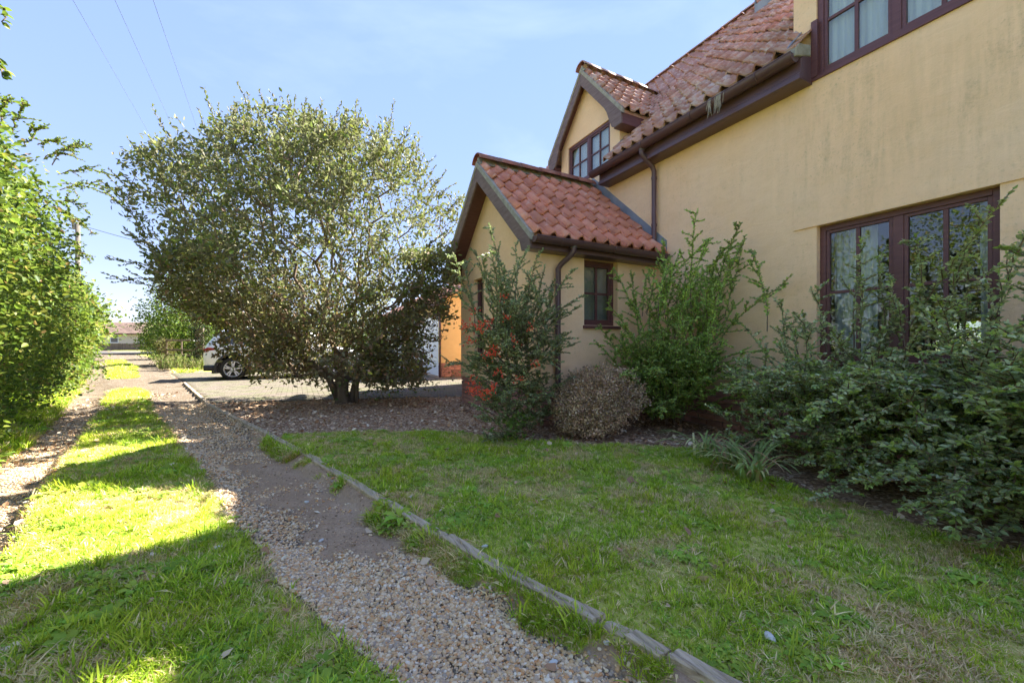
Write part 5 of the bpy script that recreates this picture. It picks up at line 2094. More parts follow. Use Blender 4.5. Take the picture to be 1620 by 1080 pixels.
ex = np.array([np.array(at(RNG.uniform(636, 722), RNG.uniform(6.5, 7.25), RNG.uniform(395, 505))) for _ in range(ne)] + [np.array(at(RNG.uniform(585, 668), RNG.uniform(6.4, 7.4), RNG.uniform(500, 606))) for _ in range(110)])
ex = np.concatenate([ex, np.array([np.array(at(RNG.uniform(388, 610), RNG.uniform(5.9, 7.6), RNG.uniform(450, 598))) for _ in range(210)])])
T = np.concatenate([T, ex]); okm = np.concatenate([okm, np.ones(len(ex), bool)]); f = np.concatenate([f, np.full(len(ex), 0.5)])
okm &= ~((T[:, 0] > 2.33) & (T[:, 1] < 7.3))
# opening low down round the trunk
low = (T[:, 2] < 0.7) & (np.hypot(T[:, 0] - TB[0], T[:, 1] - TB[1]) < 0.45)
T = T[okm & ~low]
stems = []
for k in range(9):
    a = 2 * math.pi * k / 9 + 0.3
    stems.append(TB + np.array([math.cos(a) * 0.05, math.sin(a) * 0.05, 0.45]))
A_, par, rad, tn = grow([TB + np.array([0, 0, 0.42])], T, step=0.16, wind=0.05, pw=0.42, rtip=0.0028, rmax=0.085)
branch_mesh('branches', 'twig', tree, A_, par, np.minimum(rad, 0.075), 0.0, 5)
mb = MB()
mb.tube([TB + np.array([0.03, 0, -0.1]), TB + np.array([0.0, 0, 0.05]), TB + np.array([-0.01, 0.01, 0.25]), TB + np.array([0, 0, 0.48])], [0.17, 0.125, 0.11, 0.115], 12)
mb.tube([TB + np.array([0.16, 0.05, -0.1]), TB + np.array([0.17, 0.05, 0.15]), TB + np.array([0.26, 0.1, 0.55]), TB + np.array([0.5, 0.2, 1.1])], [0.06, 0.05, 0.045, 0.03], 8)
mb.tube([TB + np.array([0.22, -0.1, -0.1]), TB + np.array([0.23, -0.1, 0.3]), TB + np.array([0.34, -0.1, 0.9])], [0.035, 0.03, 0.02], 7)
mb.tube([TB + np.array([-0.08, -0.02, 0.1]), TB + np.array([-0.22, -0.05, 0.45]), TB + np.array([-0.75, -0.1, 0.95]), TB + np.array([-1.4, -0.1, 1.5])], [0.06, 0.055, 0.045, 0.02], 7)
mb.build('trunk', 'bark', tree, True)
lv = Leaves()
tp_ = A_[tn]
tdir = unit(tp_ - A_[par[tn]])
cols_t = [(0.19, 0.22, 0.055), (0.23, 0.26, 0.06), (0.14, 0.165, 0.05), (0.30, 0.31, 0.10), (0.42, 0.46, 0.08)]
wt = [4, 4, 3, 1.6, 0.35]
lowm = tp_[:, 2] < 1.9 + 0.5 * RNG.normal(size=len(tp_))
lv.cluster(tp_[~lowm], tdir[~lowm], 20, 0.076, 0.019, cols_t, wt, spread=0.072, flat=0.45)
cols_lo = [(0.30, 0.20, 0.11), (0.23, 0.21, 0.07), (0.36, 0.21, 0.13), (0.18, 0.165, 0.06), (0.42, 0.44, 0.08)]
lv.cluster(tp_[lowm], tdir[lowm], 20, 0.074, 0.019, cols_lo, [3, 3, 2.4, 3, 0.6], spread=0.075, flat=0.45)
# leaves along the outer twigs too
thin = np.where((rad < 0.0062))[0]
thin = thin[RNG.random(len(thin)) < 0.45]
pp_ = A_[thin]; dd_ = unit(pp_ - A_[np.maximum(par[thin], 0)])
lv.cluster(pp_, dd_, 3, 0.062, 0.0155, cols_t, wt, spread=0.06, flat=0.4)
# loose sprays that break the outline
out = np.where((f[okm & ~low] > 0.86))[0]
out = RNG.choice(out, size=min(260, len(out)), replace=False)
lines = []
for i in out:
    d = T[i] - (cen + np.array([0, 0, 1.4])); d = d / np.linalg.norm(d); d[2] += 0.25
    L_ = RNG.uniform(0.2, 0.55) if T[i][2] > 1.2 else 0.12
    ps, ds = shoot(T[i], d, L_, 0.05, 0.1, 0.16)
    lines.append(ps)
    lv.along(ps, ds, 0.034, 0.066, 0.016, cols_t, wt, ang=0.7, start=0.0, flat=0.4)
# a long bare-ish bough towards the lane on the left
b0 = np.array(at(250, 6.9, 430)); 
for (q0, q1, L2) in (((262, 432), (172, 440), 0.9), ((250, 420), (168, 408), 0.5), ((262, 455), (200, 445), 0.6)):
    s0 = np.array(at(q0[0] + 40, 6.9, q0[1] + 10)); s1 = np.array(at(q1[0], 6.7, q1[1]))
    n_ = 14
    ps = np.array([s0 + (s1 - s0) * k / n_ + RNG.normal(0, 0.012, 3) for k in range(n_ + 1)])
    ds = np.repeat(unit((s1 - s0)[None]), n_ + 1, 0)
    lines.append(ps)
    lv.along(ps, ds, 0.045, 0.062, 0.015, cols_t, wt, ang=0.8, start=0.25, flat=0.4)
    for k in (5, 8, 10, 12):
        d2 = ds[0] + RNG.normal(0, 0.6, 3)
        p2, dd2 = shoot(ps[k], d2, RNG.uniform(0.12, 0.3), 0.04, 0, 0.2)
        lines.append(p2)
        lv.along(p2, dd2, 0.035, 0.062, 0.015, cols_t, wt, ang=0.8, start=0.1, flat=0.4)
polyline_mesh('twigs', 'twig', tree, lines, 0.004, 0.002)
# light-green growth low on the right of the trunk
nb2 = 130
P0 = np.stack([TB[0] + RNG.normal(0.75, 0.38, nb2), TB[1] + RNG.normal(-0.1, 0.35, nb2), RNG.uniform(0.12, 1.0, nb2)], 1)
lv.cluster(P0, rnd_dirs(nb2, 0.3), 9, 0.055, 0.016, [(0.16, 0.25, 0.04), (0.10, 0.17, 0.04), (0.06, 0.11, 0.035)], [3, 3, 2], spread=0.08)
lv.build('crown', 'leaf_tree', tree, keep=lambda P: (P[:, 2] > 0.06) & ~((P[:, 0] > 2.355) & (P[:, 1] < 7.3)))


# ------------------------------------------------------------------ rounded bushes in the background
def bush(name, label, cat, cx, cy, rx, ry, h, n, leaf, cols, w, mat='leaf_hedge', z0=0.0, k=8, spread=0.12, group=None, rag=0.25):
    b_ = thing(name, label, cat, (cx, cy, 0), group)
    d = rnd_dirs(n); d[:, 2] = np.abs(d[:, 2])
    rr = RNG.uniform(0, 1, n) ** 0.4
    nz = 1 + rag * (fbm(np.arctan2(d[:, 1], d[:, 0]) * 1.6, d[:, 2] * 3, 1.5, int(abs(cx * 7)) % 50) - 0.5) * 2
    P = np.stack([cx + d[:, 0] * rx * rr * nz, cy + d[:, 1] * ry * rr * nz, z0 + d[:, 2] * h * rr * nz], 1)
    lv = Leaves()
    lv.cluster(P, unit(d + np.array([0, 0, 0.3])), k, leaf, leaf * 0.3, cols, w, spread=spread, flat=0.5, jit=0.2)
    A3, p3, r3, t3 = grow([(cx, cy, 0.0), (cx + rx * 0.2, cy, 0)], P[RNG.choice(n, min(n, 160), replace=False)], step=0.2, wind=0.06, rtip=0.004, rmax=0.08)
    branch_mesh('branches', 'twig', b_, A3, p3, r3, 0, 4)
    lv.build('foliage', mat, b_, keep=lambda P: P[:, 2] > 0.0)
    return b_


# ------------------------------------------------------------------ THE HEDGE on the left
HD = [-3, 0, 3, 6.2, 7.6, 9, 10.5, 12, 14, 16.8, 20, 25, 38, 52]
HT = [3.6, 3.6, 3.7, 4.0, 3.8, 3.3, 2.8, 2.65, 2.75, 3.2, 3.9, 4.5, 4.9, 4.9]


def hedge_part(name, label, cat, y0, y1, n, leaf, k, th, cols, w, spread, loc):
    h = thing(name, label, cat, loc, 'hedge growing along the left of the lane' if cat == 'hedge' else None)
    y = RNG.uniform(y0, y1, n)
    u = RNG.uniform(0, 1, n)
    z = 0.02 + u ** 0.85 * np.interp(y, HD, HT) * (0.78 + 0.40 * fbm(y, y * 0 + 3, 0.9, 6, 3))
    hmax = np.interp(y, HD, HT)
    front = hx(y) + 0.05
    # belly outline: bulges at mid height, recedes to the top
    bulge = 0.32 * np.sin(np.clip(z / hmax, 0, 1) * math.pi * 0.85) + (0.75 * (fbm(y, z, 0.9, 12) - 0.5) + 0.45 * (fbm(y, z, 3.2, 15) - 0.5)) * min(1.6, 0.8 + leaf * 6)
    edge = front + bulge - 1.7 * np.clip(z / hmax - 0.62, 0, 1)
    depth = RNG.exponential(0.28, n)
    depth = np.minimum(depth, th)
    x = edge - depth * th / 1.2
    P = np.stack([x, y, z], 1)
    hole = (fbm(y + x * 0.6, z, 2.3, 27, 2) < 0.40) & (depth < 0.25) & (RNG.random(n) < 0.8)
    P = P[~hole]; x = x[~hole]; z = z[~hole]
    lv = Leaves()
    D = np.stack([0.75 + 0 * x, 0 * x - 0.15, 0.25 + 0 * x], 1)
    lv.cluster(P, unit(D + RNG.normal(0, 0.5, D.shape)), k, leaf, leaf * 0.34, cols, w, spread=spread, flat=0.75, jit=0.2)
    # core leaves so that the sky never shows through the middle
    m = n // 3
    yc2 = RNG.uniform(y0, y1, m); hm = np.interp(yc2, HD, HT)
    zc2 = RNG.uniform(0, 1, m) * hm * 0.86
    P2 = np.stack([hx(yc2) - RNG.uniform(0.2, th + 0.6, m), yc2, zc2], 1)
    lv.cluster(P2, rnd_dirs(m, 0.2), k, leaf * 1.5, leaf * 0.6, cols, w, spread=spread * 1.4, flat=0.6, jit=0.2)
    # stems
    lines = []
    for i in range(int((y1 - y0) * 6)):
        yy = RNG.uniform(y0, y1); hh_ = float(np.interp(yy, HD, HT))
        ps, ds = shoot(np.array([float(hx(yy)) - RNG.uniform(0.5, 1.2), yy, 0.0]), (RNG.normal(0.1, 0.2), RNG.normal(0, 0.2), 1), hh_ * RNG.uniform(0.3, 0.5), 0.10, 0, 0.2)
        lines.append(ps)
    return h, lv, lines


cols_h = [(0.165, 0.22, 0.035), (0.125, 0.18, 0.033), (0.22, 0.27, 0.042), (0.075, 0.12, 0.03), (0.32, 0.30, 0.07), (0.30, 0.18, 0.08)]
wh_ = [4.5, 4.5, 3.2, 4, 1.2, 0.6]
h1, lv, lines = hedge_part('overgrown_hedge', 'tall bright-green overgrown hedge nearest the camera on the left', 'hedge', -3.0, 10.6, 7200, 0.050, 8, 0.8, cols_h, wh_, 0.085, (-3.6, 5, 0))
# (the off-picture roadside tree follows below)
# reaching boughs at the top against the sky
for (q0, q1, dd) in (((70, 250), (142, 236), 9.2), ((80, 260), (133, 228), 9.0), ((90, 275), (176, 278), 9.1), ((95, 290), (192, 322), 9.0), ((95, 300), (178, 300), 9.2), ((85, 320), (140, 336), 8.8),
                     ((80, 330), (114, 352), 8.8), ((20, 210), (42, 166), 7.6), ((0, 200), (12, 160), 7.0), ((40, 230), (66, 205), 7.8), ((95, 340), (150, 372), 9.5), ((60, 230), (98, 232), 8.6),
                     ((100, 380), (128, 396), 10.5), ((110, 400), (140, 412), 11), ((-25, 20), (10, 38), 3.0), ((-20, 112), (6, 122), 3.0)):
    s0 = np.array(at(q0[0], dd, q0[1])); s1 = np.array(at(q1[0], dd, q1[1]))
    n_ = 14
    ps = np.array([s0 + (s1 - s0) * k / n_ + RNG.normal(0, 0.015, 3) + np.array([0, 0, 0.12 * math.sin(k / n_ * 3.1)]) for k in range(n_ + 1)])
    ds = np.repeat(unit((s1 - s0)[None]), n_ + 1, 0)
    lines.append(ps)
    small = dd < 4
    lv.along(ps, ds, 0.03 if not small else 0.05, 0.062, 0.020, cols_h, wh_, ang=0.9, start=0.1, flat=0.6)
    if small:
        continue
    for k in range(3, n_, 1):
        p2, dd2 = shoot(ps[k], ds[0] + RNG.normal(0, 0.55, 3), RNG.uniform(0.12, 0.45) * (1.2 - k / n_), 0.05, 0.2, 0.15)
        lines.append(p2)
        lv.along(p2, dd2, 0.03, 0.06, 0.019, cols_h, wh_, ang=0.9, start=0.1, flat=0.6)
polyline_mesh('stems', 'twig', h1, lines, 0.012, 0.004)
lv.build('foliage', 'leaf_hedge', h1, keep=lambda P: P[:, 2] > 0.0)
h2, lv, lines = hedge_part('hedge', 'leafy green hedge beyond the tall near hedge, in front of the utility pole', 'hedge', 10.4, 26, 4200, 0.085, 9, 0.9, cols_h, wh_, 0.16, (-6.5, 17, 0))
polyline_mesh('stems', 'twig', h2, lines, 0.02, 0.006)
lv.build('foliage', 'leaf_hedge', h2)
h3, lv, lines = hedge_part('hedge', 'far end of the hedge rounding the bend beside the bungalow', 'hedge', 26, 50, 3600, 0.15, 9, 1.2, cols_h, wh_, 0.30, (-13, 38, 0.2))
polyline_mesh('stems', 'twig', h3, lines, 0.03, 0.01)
lv.build('foliage', 'leaf_hedge', h3)
# tall tree over the lane just outside the left edge; its sprays show at the edge and in the window glass
rt = bush('roadside_tree', 'tall roadside tree rising over the near hedge at the far left edge', 'tree', -4.6, 1.6, 1.5, 3.0, 5.2, 1500, 0.085, cols_h, wh_, z0=1.2, spread=0.16)
ct = at(292, 22)
bush('hawthorn_bush', 'light green bush hanging over the timber gate right of the lane', 'bush', ct.x, ct.y, 2.0, 1.7, 3.9, 1700, 0.11, [(0.14, 0.20, 0.035), (0.09, 0.15, 0.03), (0.20, 0.24, 0.05)], [4, 4, 2], z0=0.9, spread=0.16)
for i, (px, d, rx, ry, h, lab) in enumerate(((283, 31, 2.0, 2.4, 4.0, 'leafy bush on the right of the lane beyond the gate'), (268, 42, 2.2, 2.6, 4.2, 'farthest bush on the right of the lane, near the bungalow'), (350, 23, 2.2, 1.6, 2.6, 'dark green bush behind the ivy-covered post'), (440, 24.5, 3.0, 1.6, 3.0, 'broad green bush behind the white car'), (540, 25.5, 3.0, 1.6, 3.3, 'green bush glimpsed through the middle of the tree'), (620, 27, 2.4, 1.6, 3.0, 'green bush at the far corner of the garage'))):
    c_ = at(px, d)
    bush('boundary_bush', lab, 'bush', c_.x, c_.y, rx, ry, h, 760, 0.13, [(0.07, 0.12, 0.03), (0.11, 0.17, 0.035), (0.17, 0.22, 0.05)], [4, 4, 1.5], spread=0.2, group='bushes along the far side of the drive and lane')
# ivy on the post, dry growth on the short one
lv = Leaves()
n_ = 420
P0 = np.stack([pc.x + RNG.normal(0, 0.17, n_), pc.y + RNG.normal(0, 0.17, n_), RNG.uniform(0.05, 1.95, n_)], 1)
lv.cluster(P0, rnd_dirs(n_, -0.2), 6, 0.07, 0.026, [(0.022, 0.034, 0.016), (0.036, 0.05, 0.02), (0.07, 0.05, 0.03)], [4, 3, 2], spread=0.05)
lv.build('ivy', 'leaf_shrub', post)
lv = Leaves()
n_ = 380
P0 = np.stack([pc2.x + RNG.normal(0, 0.22, n_), pc2.y + RNG.normal(0, 0.22, n_), RNG.uniform(0.05, 1.35, n_)], 1)
lv.cluster(P0, rnd_dirs(n_, 0.1), 6, 0.08, 0.02, [(0.22, 0.17, 0.10), (0.15, 0.12, 0.06), (0.20, 0.21, 0.06)], [4, 3, 3], spread=0.07)
lv.build('dry_climber', 'leaf_hedge', post2)
# weeds under the gate
wd = thing('weeds', 'tall weeds and dry stalks under the timber gate', 'weeds', tuple(at(290, 18))[:2] + (0,))
wd['kind'] = 'stuff'
lv = Leaves(); lines = []
for i in range(420):
    p = np.array(at(RNG.uniform(252, 345), RNG.uniform(16.6, 19.5)))
    ps, ds = shoot(p, (RNG.normal(0, .25), RNG.normal(0, .25), 1), RNG.uniform(0.2, 0.7), 0.07, 0.3, 0.15)
    lines.append(ps)
    lv.along(ps, ds, 0.06, 0.10, 0.014, [(0.15, 0.22, 0.05), (0.22, 0.26, 0.07), (0.30, 0.25, 0.14)], [4, 3, 2], ang=0.5, flat=0.4)
polyline_mesh('stalks', 'dry_stub', wd, lines, 0.005, 0.003)
lv.build('leaves', 'leaf_hedge', wd)


# ------------------------------------------------------------------ SHRUBS by the house
def arching_shrub(root, starts, dirs, lens, sub_n, sub_len, spacing, ln, wdt, cols, w, mat, tipcol=None, droop=0.5, wander=0.08, keep=None, sub_ang=0.9, up=0.0, flat=0.5, start=0.15, sub_start=0.25, tipf=0.85, r0=0.006, sub_up=0.0):
    lv = Leaves(); lines = []
    for p, d, L_ in zip(starts, dirs, lens):
        ps, ds = shoot(p, d, L_, 0.04, droop, wander, up)
        lines.append(ps)
        lv.along(ps, ds, spacing, ln, wdt, cols, w, start=start, tipcol=tipcol, tipf=tipf, flat=flat)
        n = len(ps)
        ns = int(sub_n * L_)
        for q_ in range(ns):
            i = int(n * (sub_start + (1 - sub_start) * (q_ + RNG.random()) / max(ns, 1)))
            i = min(i, n - 2)
            s_ = unit(np.cross(ds[i], [0, 0, 1.0])[None])[0] * RNG.choice([-1, 1])
            d2 = ds[i] * math.cos(sub_ang) + s_ * math.sin(sub_ang) + RNG.normal(0, 0.35, 3)
            d2[2] += sub_up
            L2 = sub_len * RNG.uniform(0.5, 1.2) * (1.15 - 0.7 * i / n)
            p2, dd2 = shoot(ps[i], d2, L2, 0.03, droop * 0.3, wander)
            lines.append(p2)
            lv.along(p2, dd2, spacing, ln, wdt, cols, w, start=0.08, tipcol=tipcol, tipf=tipf if RNG.random() < 0.6 else 2, flat=flat)
    lines = [l_ for l_ in lines if keep is None or keep(l_[-1:])[0]]
    polyline_mesh('stems', 'twig', root, lines, r0, 0.0018)
    lv.build('foliage', mat, root, keep=keep)
    return lv.n()


inside_house = lambda P: (P[:, 0] > WX - 0.02) | ((P[:, 0] > PX0 - 0.02) & (P[:, 1] > PY0 - 0.02) & (P[:, 1] < 7.1))

# 1 firethorn with red berries, at the porch corner
SB = np.array([2.12, 3.98, 0.0])
fs = thing('firethorn_shrub', 'upright firethorn with red berry clusters at the porch corner', 'shrub', tuple(SB))
n_ = 150
st = SB + np.stack([RNG.normal(0, 0.15, n_), RNG.normal(0, 0.13, n_), RNG.uniform(0.0, 1.25, n_)], 1)
dr_ = np.stack([RNG.normal(-0.05, 0.75, n_), RNG.normal(0.0, 0.6, n_), RNG.uniform(0.0, 1.0, n_)], 1)
ln_ = RNG.uniform(0.25, 0.62, n_)
cols_f = [(0.28, 0.34, 0.15), (0.36, 0.42, 0.20), (0.44, 0.47, 0.26), (0.21, 0.25, 0.12)]
k1 = lambda P: (~inside_house(P)) & (P[:, 2] > 0.02)
# whips
nw = 26
st2 = SB + np.stack([RNG.normal(0.02, 0.20, nw), RNG.normal(-0.02, 0.15, nw), RNG.uniform(0.8, 1.25, nw)], 1)
dr2 = np.stack([RNG.normal(0.0, 0.22, nw), RNG.normal(-0.05, 0.2, nw), np.ones(nw)], 1)
ln2 = RNG.uniform(0.5, 1.0, nw)
st3 = SB + np.array([[0.15, -0.05, 1.0], [0.2, -0.1, 1.15], [0.15, 0, 0.75], [-0.1, 0, 1.1], [-0.05, 0.05, 1.2], [0.0, 0, 1.2], [0.2, -0.12, 0.5]])
dr3 = np.array([[1, -0.5, 1.15], [1, -0.5, 0.75], [1, -0.5, 0.5], [-0.05, 0.05, 1], [-0.5, 0.4, 1], [0.1, 0, 1], [1, -0.5, 0.3]])
ln3 = np.array([0.75, 0.7, 0.6, 1.25, 0.95, 1.05, 0.45])
arching_shrub(fs, np.concatenate([st, st2, st3]), np.concatenate([dr_, dr2, dr3]), np.concatenate([ln_, ln2, ln3]), 12, 0.24, 0.0135, 0.034, 0.0098, cols_f, [4, 4, 2.5, 2], 'leaf_shrub', None, 0.25, 0.10, k1, r0=0.006)
bb = MB()
ico = bmesh.new(); bmesh.ops.create_icosphere(ico, subdivisions=1, radius=1.0)
iv = [v.co.copy() for v in ico.verts]; ifc = [tuple(v.index for v in f_.verts) for f_ in ico.faces]; ico.free()
for (bx, by, nn) in ((738, 515, 26), (761, 517, 34), (776, 511, 16), (743, 536, 16), (781, 556, 40), (773, 562, 16), (848, 575, 12), (745, 617, 30), (757, 620, 26), (775, 616, 26), (752, 602, 12), (765, 625, 16), (783, 611, 10), (749, 493, 8), (812, 540, 10), (795, 470, 8), (838, 520, 9), (820, 600, 10), (790, 590, 12), (803, 505, 8)):
    c0 = Vector(at(bx, RNG.uniform(3.93, 4.08), by))
    for q_ in range(int(nn * 1.25)):
        c_ = c0 + Vector(RNG.normal(0, 0.032, 3))
        r_ = random.uniform(0.006, 0.0100)
        bb.add([c_ + v * r_ for v in iv], ifc)
tag(bb.build('berries', 'berry', fs, True), kind='stuff')

# pale-leaved seedling at its foot
sb = np.array(at(812, 4.35)); sb[2] = 0
sd_ = thing('seedling', 'small pale green seedling at the foot of the firethorn', 'plant', tuple(sb))
lv = Leaves(); n_ = 46
P0 = sb + np.stack([RNG.normal(0, 0.07, n_), RNG.normal(0, 0.07, n_), RNG.uniform(0.04, 0.26, n_)], 1)
lv.cluster(P0, rnd_dirs(n_, 0.4), 5, 0.040, 0.014, [(0.22, 0.32, 0.07), (0.15, 0.25, 0.06)], [3, 2], spread=0.03)
lv.build('leaves', 'leaf_hedge', sd_)
polyline_mesh('stems', 'twig', sd_, [np.array([sb, sb + [0, 0, 0.1], p]) for p in P0[:20]], 0.003, 0.0015)

# 2 clipped dry bush
DB = np.array([2.98, 3.66, 0.0])
db = thing('dry_bush', 'rounded brown dry bush under the small porch window', 'bush', tuple(DB))
n_ = 1900
d = rnd_dirs(n_); d[:, 2] = d[:, 2] * 0.9
rr = RNG.uniform(0.0, 1, n_) ** 0.3
P0 = np.stack([DB[0] + d[:, 0] * 0.52 * rr, DB[1] - 0.02 + d[:, 1] * 0.44 * rr, 0.37 + d[:, 2] * 0.40 * rr], 1)
P0 = P0 + 0.30 * (fbm(P0[:, 0] + P0[:, 1] * 0.5, P0[:, 2], 4, 2) - 0.5)[:, None] * d
P0[:, 2] += 0.10 * (P0[:, 0] - DB[0])
P0 = P0[P0[:, 2] > 0.02]
lv = Leaves()
lv.cluster(P0, unit(P0 - (DB + np.array([0, 0, 0.15]))), 12, 0.024, 0.0075, [(0.70, 0.50, 0.33), (0.54, 0.37, 0.24), (0.80, 0.62, 0.44), (0.36, 0.24, 0.16)], [4, 4, 2, 2], spread=0.022, flat=0.2)
strays = []
for q_ in range(46):
    j_ = RNG.integers(0, len(P0))
    ps, ds = shoot(P0[j_], unit((P0[j_] - DB - np.array([0, 0, 0.2]))[None])[0] + np.array([0, 0, 0.5]), RNG.uniform(0.08, 0.22), 0.03, 0, 0.2)
    strays.append(ps)
    lv.along(ps, ds, 0.022, 0.024, 0.007, [(0.60, 0.45, 0.28), (0.40, 0.36, 0.16)], [3, 1], start=0.3)
tag(polyline_mesh('twigs', 'twig', db, strays, 0.0025, 0.0012), kind='stuff')
lv.build('foliage', 'leaf_dry', db, keep=k1)
A3, p3, r3, t3 = grow([tuple(DB), tuple(DB + [0.15, 0, 0]), tuple(DB - [0.15, 0, 0])], P0[::5], step=0.06, wind=0.05, rtip=0.0015, rmax=0.015)
branch_mesh('branches', 'twig', db, A3, p3, r3, 0, 3)

# 3 green shrub in the corner of porch and main wall
GB_ = np.array([3.98, 3.55, 0.0])
gs = thing('corner_shrub', 'fresh green shrub with tall spiky shoots in the corner beside the porch', 'shrub', tuple(GB_))
n_ = 150
st = GB_ + np.stack([RNG.normal(0, 0.12, n_), RNG.normal(0, 0.14, n_), RNG.uniform(0.05, 0.6, n_)], 1)
dr_ = np.stack([RNG.normal(-0.15, 0.50, n_), RNG.normal(-0.08, 0.55, n_), RNG.uniform(0.3, 1.2, n_)], 1)
ln_ = RNG.uniform(0.4, 1.15, n_)
nw = 44
ang_ = RNG.uniform(0, 1, nw)
st2 = GB_ + np.stack([RNG.normal(0.05, 0.22, nw), RNG.normal(-0.14, 0.28, nw), RNG.uniform(0.9, 1.45, nw)], 1)
dr2 = np.stack([RNG.normal(0.02, 0.14, nw), RNG.normal(-0.12, 0.24, nw), np.ones(nw)], 1)
ln2 = RNG.uniform(0.35, 1.15, nw)
st3 = GB_ + np.array([[-0.2, 0.1, 1.0], [-0.25, 0.15, 0.9], [-0.3, 0.1, 0.55], [-0.35, 0.1, 0.45], [0.1, -0.4, 0.9], [0.1, -0.5, 0.8], [-0.2, 0.12, 0.8]])
dr3 = np.array([[-0.28, 0.25, 1], [-0.1, 0.2, 1], [-0.9, 0.3, 0.9], [-1, 0.3, 0.55], [0.1, -1, 0.9], [0, -1, 0.55], [-0.5, 0.25, 1]])
ln3 = np.array([1.15, 1.0, 0.7, 0.65, 0.7, 0.7, 0.9])
cols_g = [(0.36, 0.52, 0.11), (0.46, 0.62, 0.14), (0.26, 0.39, 0.10), (0.56, 0.70, 0.18)]
arching_shrub(gs, np.concatenate([st, st2, st3]), np.concatenate([dr_, dr2, dr3]), np.concatenate([ln_, ln2, ln3]), 12, 0.25, 0.0135, 0.036, 0.011, cols_g, [4, 3.5, 2.5, 1.5], 'leaf_shrub', (0.34, 0.48, 0.14), 0.2, 0.09, k1)

# 4 big shrub in front of the ground floor window
BB = np.array([3.75, 1.15, 0.0])
bsb = thing('spreading_shrub', 'large dark bluish-green shrub spreading in front of the ground-floor window', 'shrub', tuple(BB))
n_ = 470
by = RNG.uniform(-0.6, 2.45, n_)
st = np.stack([RNG.uniform(3.5, 4.3, n_), by, RNG.uniform(0.05, 0.72, n_)], 1)
dr_ = np.stack([RNG.normal(-0.95, 0.42, n_), RNG.normal(0.05, 0.50, n_), RNG.uniform(0.05, 0.75, n_)], 1)
ln_ = RNG.uniform(0.45, 0.95, n_) * np.interp(by, [-0.6, 0.3, 0.9, 1.4, 1.8, 2.45], [1.35, 1.4, 1.2, 0.95, 0.62, 0.32])
nb3 = 260
by2 = RNG.uniform(-0.5, 2.2, nb3)
stb = np.stack([RNG.uniform(3.7, 4.35, nb3), by2, RNG.uniform(0.35, 0.7, nb3)], 1)
drb = np.stack([RNG.normal(-0.25, 0.45, nb3), RNG.normal(0.05, 0.45, nb3), RNG.uniform(0.3, 0.9, nb3)], 1)
lnb = RNG.uniform(0.15, 0.38, nb3)
st3 = np.array([[4.2, 1.75, 0.95], [4.15, 1.55, 1.0], [4.2, 1.45, 1.0], [4.1, 1.2, 1.0], [4.2, 1.1, 0.95], [4.1, 1.0, 0.95], [4.2, 0.9, 1.0], [4.2, 0.8, 1.0], [4.1, 0.75, 1.0], [4.1, 2.2, 0.8], [4.15, 2.3, 0.7], [4.2, 2.5, 0.6], [4.2, 2.55, 0.5], [4.1, 2.4, 0.5],
                [4.1, 1.9, 0.95], [4.0, 1.35, 1.0], [4.05, 0.95, 1.0], [4.15, 2.05, 0.9], [4.0, 1.65, 0.95], [4.2, 1.3, 1.0], [4.1, 0.65, 0.95]])
dr3 = np.array([[0.05, 0.02, 1], [0, -0.15, 1], [-0.05, -0.3, 1], [0, -0.2, 1], [0, -0.1, 1], [0, -0.35, 1], [0, -0.5, 1], [0, -0.5, 1], [0, -0.9, 0.8], [0, 0.25, 1], [-0.05, 0.6, 0.9], [-0.1, 1, 0.5], [-0.1, 1, 0.2], [-0.3, 0.9, 0.4],
                [-0.05, 0.2, 1], [0.05, 0.1, 1], [0.05, -0.15, 1], [0, 0.35, 1], [-0.1, -0.1, 1], [0, 0, 1], [0, -0.4, 1]])
ln3 = np.array([1.0, 0.75, 1.15, 0.9, 0.7, 0.8, 0.75, 0.6, 0.6, 0.65, 0.6, 0.5, 0.4, 0.45, 0.6, 0.55, 0.6, 0.45, 0.6, 0.85, 0.5])
nx_ = 18
st3 = np.concatenate([st3, np.stack([RNG.uniform(3.9, 4.35, nx_), RNG.uniform(0.2, 2.3, nx_), RNG.uniform(0.7, 1.0, nx_)], 1)])
dr3 = np.concatenate([dr3, np.stack([RNG.normal(-0.1, 0.22, nx_), RNG.normal(-0.05, 0.35, nx_), np.ones(nx_)], 1)])
ln3 = np.concatenate([ln3, RNG.uniform(0.25, 0.6, nx_)])
cols_b = [(0.40, 0.48, 0.21), (0.52, 0.58, 0.28), (0.28, 0.36, 0.17), (0.64, 0.68, 0.42)]
nl = arching_shrub(bsb, np.concatenate([st, stb, st3]), np.concatenate([dr_, drb, dr3]), np.concatenate([ln_, lnb, ln3]), 11, 0.24, 0.0145, 0.039, 0.0108, cols_b, [4, 4, 2, 2], 'leaf_shrub', (0.38, 0.50, 0.12), 0.35, 0.08, k1, flat=0.75, tipf=0.90, sub_up=0.1)

